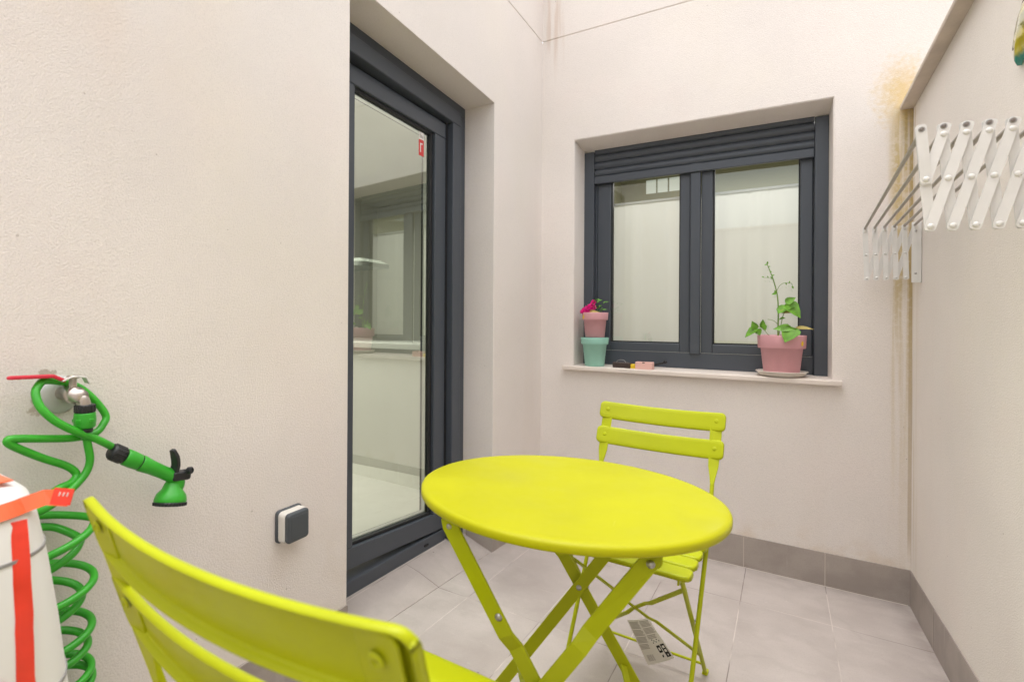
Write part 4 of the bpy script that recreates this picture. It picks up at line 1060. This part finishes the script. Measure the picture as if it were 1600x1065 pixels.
m = MB(); m.lathe([(0, -.007), (.008, -.005), (.010, 0), (.008, .005), (0, .007)], (.052, 0, .034), axis=(0, 1, 0), n=16); m.build('knob', 'black_pl', rd)

# ------------------------------------------------------------------ folding drying rack on the right wall
rk = thing('drying_rack', 'white folding clothes drying rack with two scissor arms on the right wall', 'drying rack', RW(2.0, 1.4, 0))
K0 = Vector(RW(2.0, 1.4, 0))
def arm(x0, dx, y0, dy, ztop, hgt, n, shift, wall_x, front_back, wdt, cam_side):
    """scissor arm in a nearly vertical plane across the wall; pins k=0..n-1 from the free end"""
    top = lambda k: Vector((x0+dx*k, y0+dy*k, ztop))-K0
    bot = lambda k: Vector((x0+dx*k+shift, y0+dy*k, ztop-hgt))-K0
    fo = Vector((0, -.0030*cam_side, 0)); bo = Vector((0, .0030*cam_side, 0))
    def slat(a, b, o, ext0=.011, ext1=.009):
        m = MB(); d = (b-a).normalized(); P0_, P1_ = a-d*ext0, b+d*ext1
        U_ = d; V_ = Vector((0, 1, 0)).cross(d).normalized()
        m.rrect((P0_+P1_)/2+o, U_, V_, (P1_-P0_).length, wdt, wdt*.32, [(0, -.0011), (0, .0011)])
        return m.build('slat', 'white_metal', rk)
    def pin(p, side, par, big=True):
        m = MB(); r = .0057 if big else .0042
        m.lathe([(0, .0036), (r*.5, .0032), (r*.9, .0016), (r, 0)], p+Vector((0, -.0046, 0)) if side > 0 else p+Vector((0, .0046, 0)), axis=(0, -side, 0), n=16); m.build('rivet', 'white_metal', par)
    def hole(p, par):
        m = MB(); m.lathe([(0, .0006), (.0035, .0006), (.0036, 0)], p+Vector((0, -.0042, 0)), axis=(0, -1, 0), n=12); m.build('hole', 'glaze_rim', par)
        m = MB(); m.lathe([(.0035, 0), (.0050, .0012), (.0055, 0)], p+Vector((0, -.0042, 0)), axis=(0, -1, 0), n=14); m.build('eyelet', 'steel', par)
    for k in range(n):
        sf = front_back
        d = top(k); pivot = top(k)+(bot(k)-top(k))*.5
        # near-vertical slat
        s1 = slat(top(k)+Vector((0, 0, .0)), bot(k), bo if sf > 0 else fo, .016)
        if sf < 0:
            for p in (top(k), pivot, bot(k)): pin(p, 1, s1, False)
        else:
            pin(bot(k), 1, s1)
        if k+2 < n+1:
            b2 = top(k+2)
            s2 = slat(bot(k), b2, fo if sf > 0 else bo, .009, .016)
            if sf > 0:
                pin(b2-Vector((0, 0, .006)), 1, s2); pin(bot(k)+(b2-bot(k))*.5, 1, s2); hole(b2+Vector((0, 0, .009)), s2)
    if front_back > 0:
        s3 = slat(top(0), top(0)+(bot(0)-top(0))*.5, fo, .016, .010); hole(top(0)+Vector((0, 0, .006)), s3); pin(top(0)+(bot(0)-top(0))*.5, 1, s3)
        # first pin's leaning partner
        s4 = slat(top(0)+(bot(0)-top(0))*.5, top(1), fo*1.02, .008, .016); pin(top(1)-Vector((0, 0, .006)), 1, s4); hole(top(1)+Vector((0, 0, .009)), s4)
    # wall bracket
    wx = wall_x
    m = MB(); yc = y0+dy*n
    m.box(wx-.030-K0.x, wx-.0015-K0.x, yc-.010-K0.y, yc-.0075-K0.y, ztop-hgt-.022-K0.z, ztop+.022-K0.z)
    m.box(wx-.0035-K0.x, wx-.0005-K0.x, yc-.0072-K0.y, yc+.016-K0.y, ztop-hgt-.022-K0.z, ztop+.022-K0.z)
    br = m.build('wall_bracket', 'white_metal', rk, bevel=.001)
    for zz in (ztop-.012, ztop-hgt+.012):
        m = MB(); m.lathe([(0, .002), (.0035, .0016), (.004, 0)], Vector((wx-.018, yc-.0102, zz))-K0, axis=(0, -1, 0), n=12); m.build('screw', 'steel', br)
    return top
tf = arm(.265, .0292, 2.60, .0, 1.470, .182, 5, .006, RW(2.60, 0)[0], -1, .0165, 1)
tn = arm(.2225, .0335, 1.350, .009, 1.481, .182, 6, .014, RW(1.40, 0)[0], 1, .0168, 1)
for k in range(6):
    m = MB(); a, b = tf(min(k, 5)), tn(k)
    a = a+Vector((0, -.002, .012)); b = b+Vector((0, .004, .002))
    m.tube([a, b], .0046, 8); m.build('line_rod', 'grey_rod', rk)

# ------------------------------------------------------------------ glazed ornament on the right wall
on = thing('wall_ornament', 'glazed green and yellow ceramic leaf ornament hung high on the right wall', 'ornament', RW(1.675, 1.690, .0))
# leaf outline in the wall plane (u along -y towards the camera, z up)
out = [(0.0, .0), (-.008, .004), (-.013, .016), (-.012, .04), (-.020, .044), (-.019, .052), (-.008, .078), (.010, .100), (.04, .125), (.075, .128), (.105, .105), (.118, .07), (.108, .05), (.100, .052), (.092, .028), (.070, .012), (.045, .020), (.025, .012), (.012, .008)]
m = MB(); n = len(out); cx_, cz_ = .048, .07
for lvl, (sc_, hh) in enumerate(((1., .001), (1., .008), (.86, .014), (.45, .019), (.0, .020))): pass
rings = [(1., .001), (1., .008), (.86, .014), (.45, .019), (.02, .020)]
vs = [(-h_, -(cx_+(u-cx_)*k_), cz_+(z-cz_)*k_) for k_, h_ in rings for u, z in out]
m.add(vs, [(i*n+k, i*n+(k+1) % n, (i+1)*n+(k+1) % n, (i+1)*n+k) for i in range(len(rings)-1) for k in range(n)], True)
m.build('glazed_body', 'glaze', on)
m = MB(); up_ = [p for p in out if p[1] > .043]
m.tube([(-.008, -u, z) for u, z in out[4:12]], .004, 8); m.build('rim', 'glaze_rim', on)
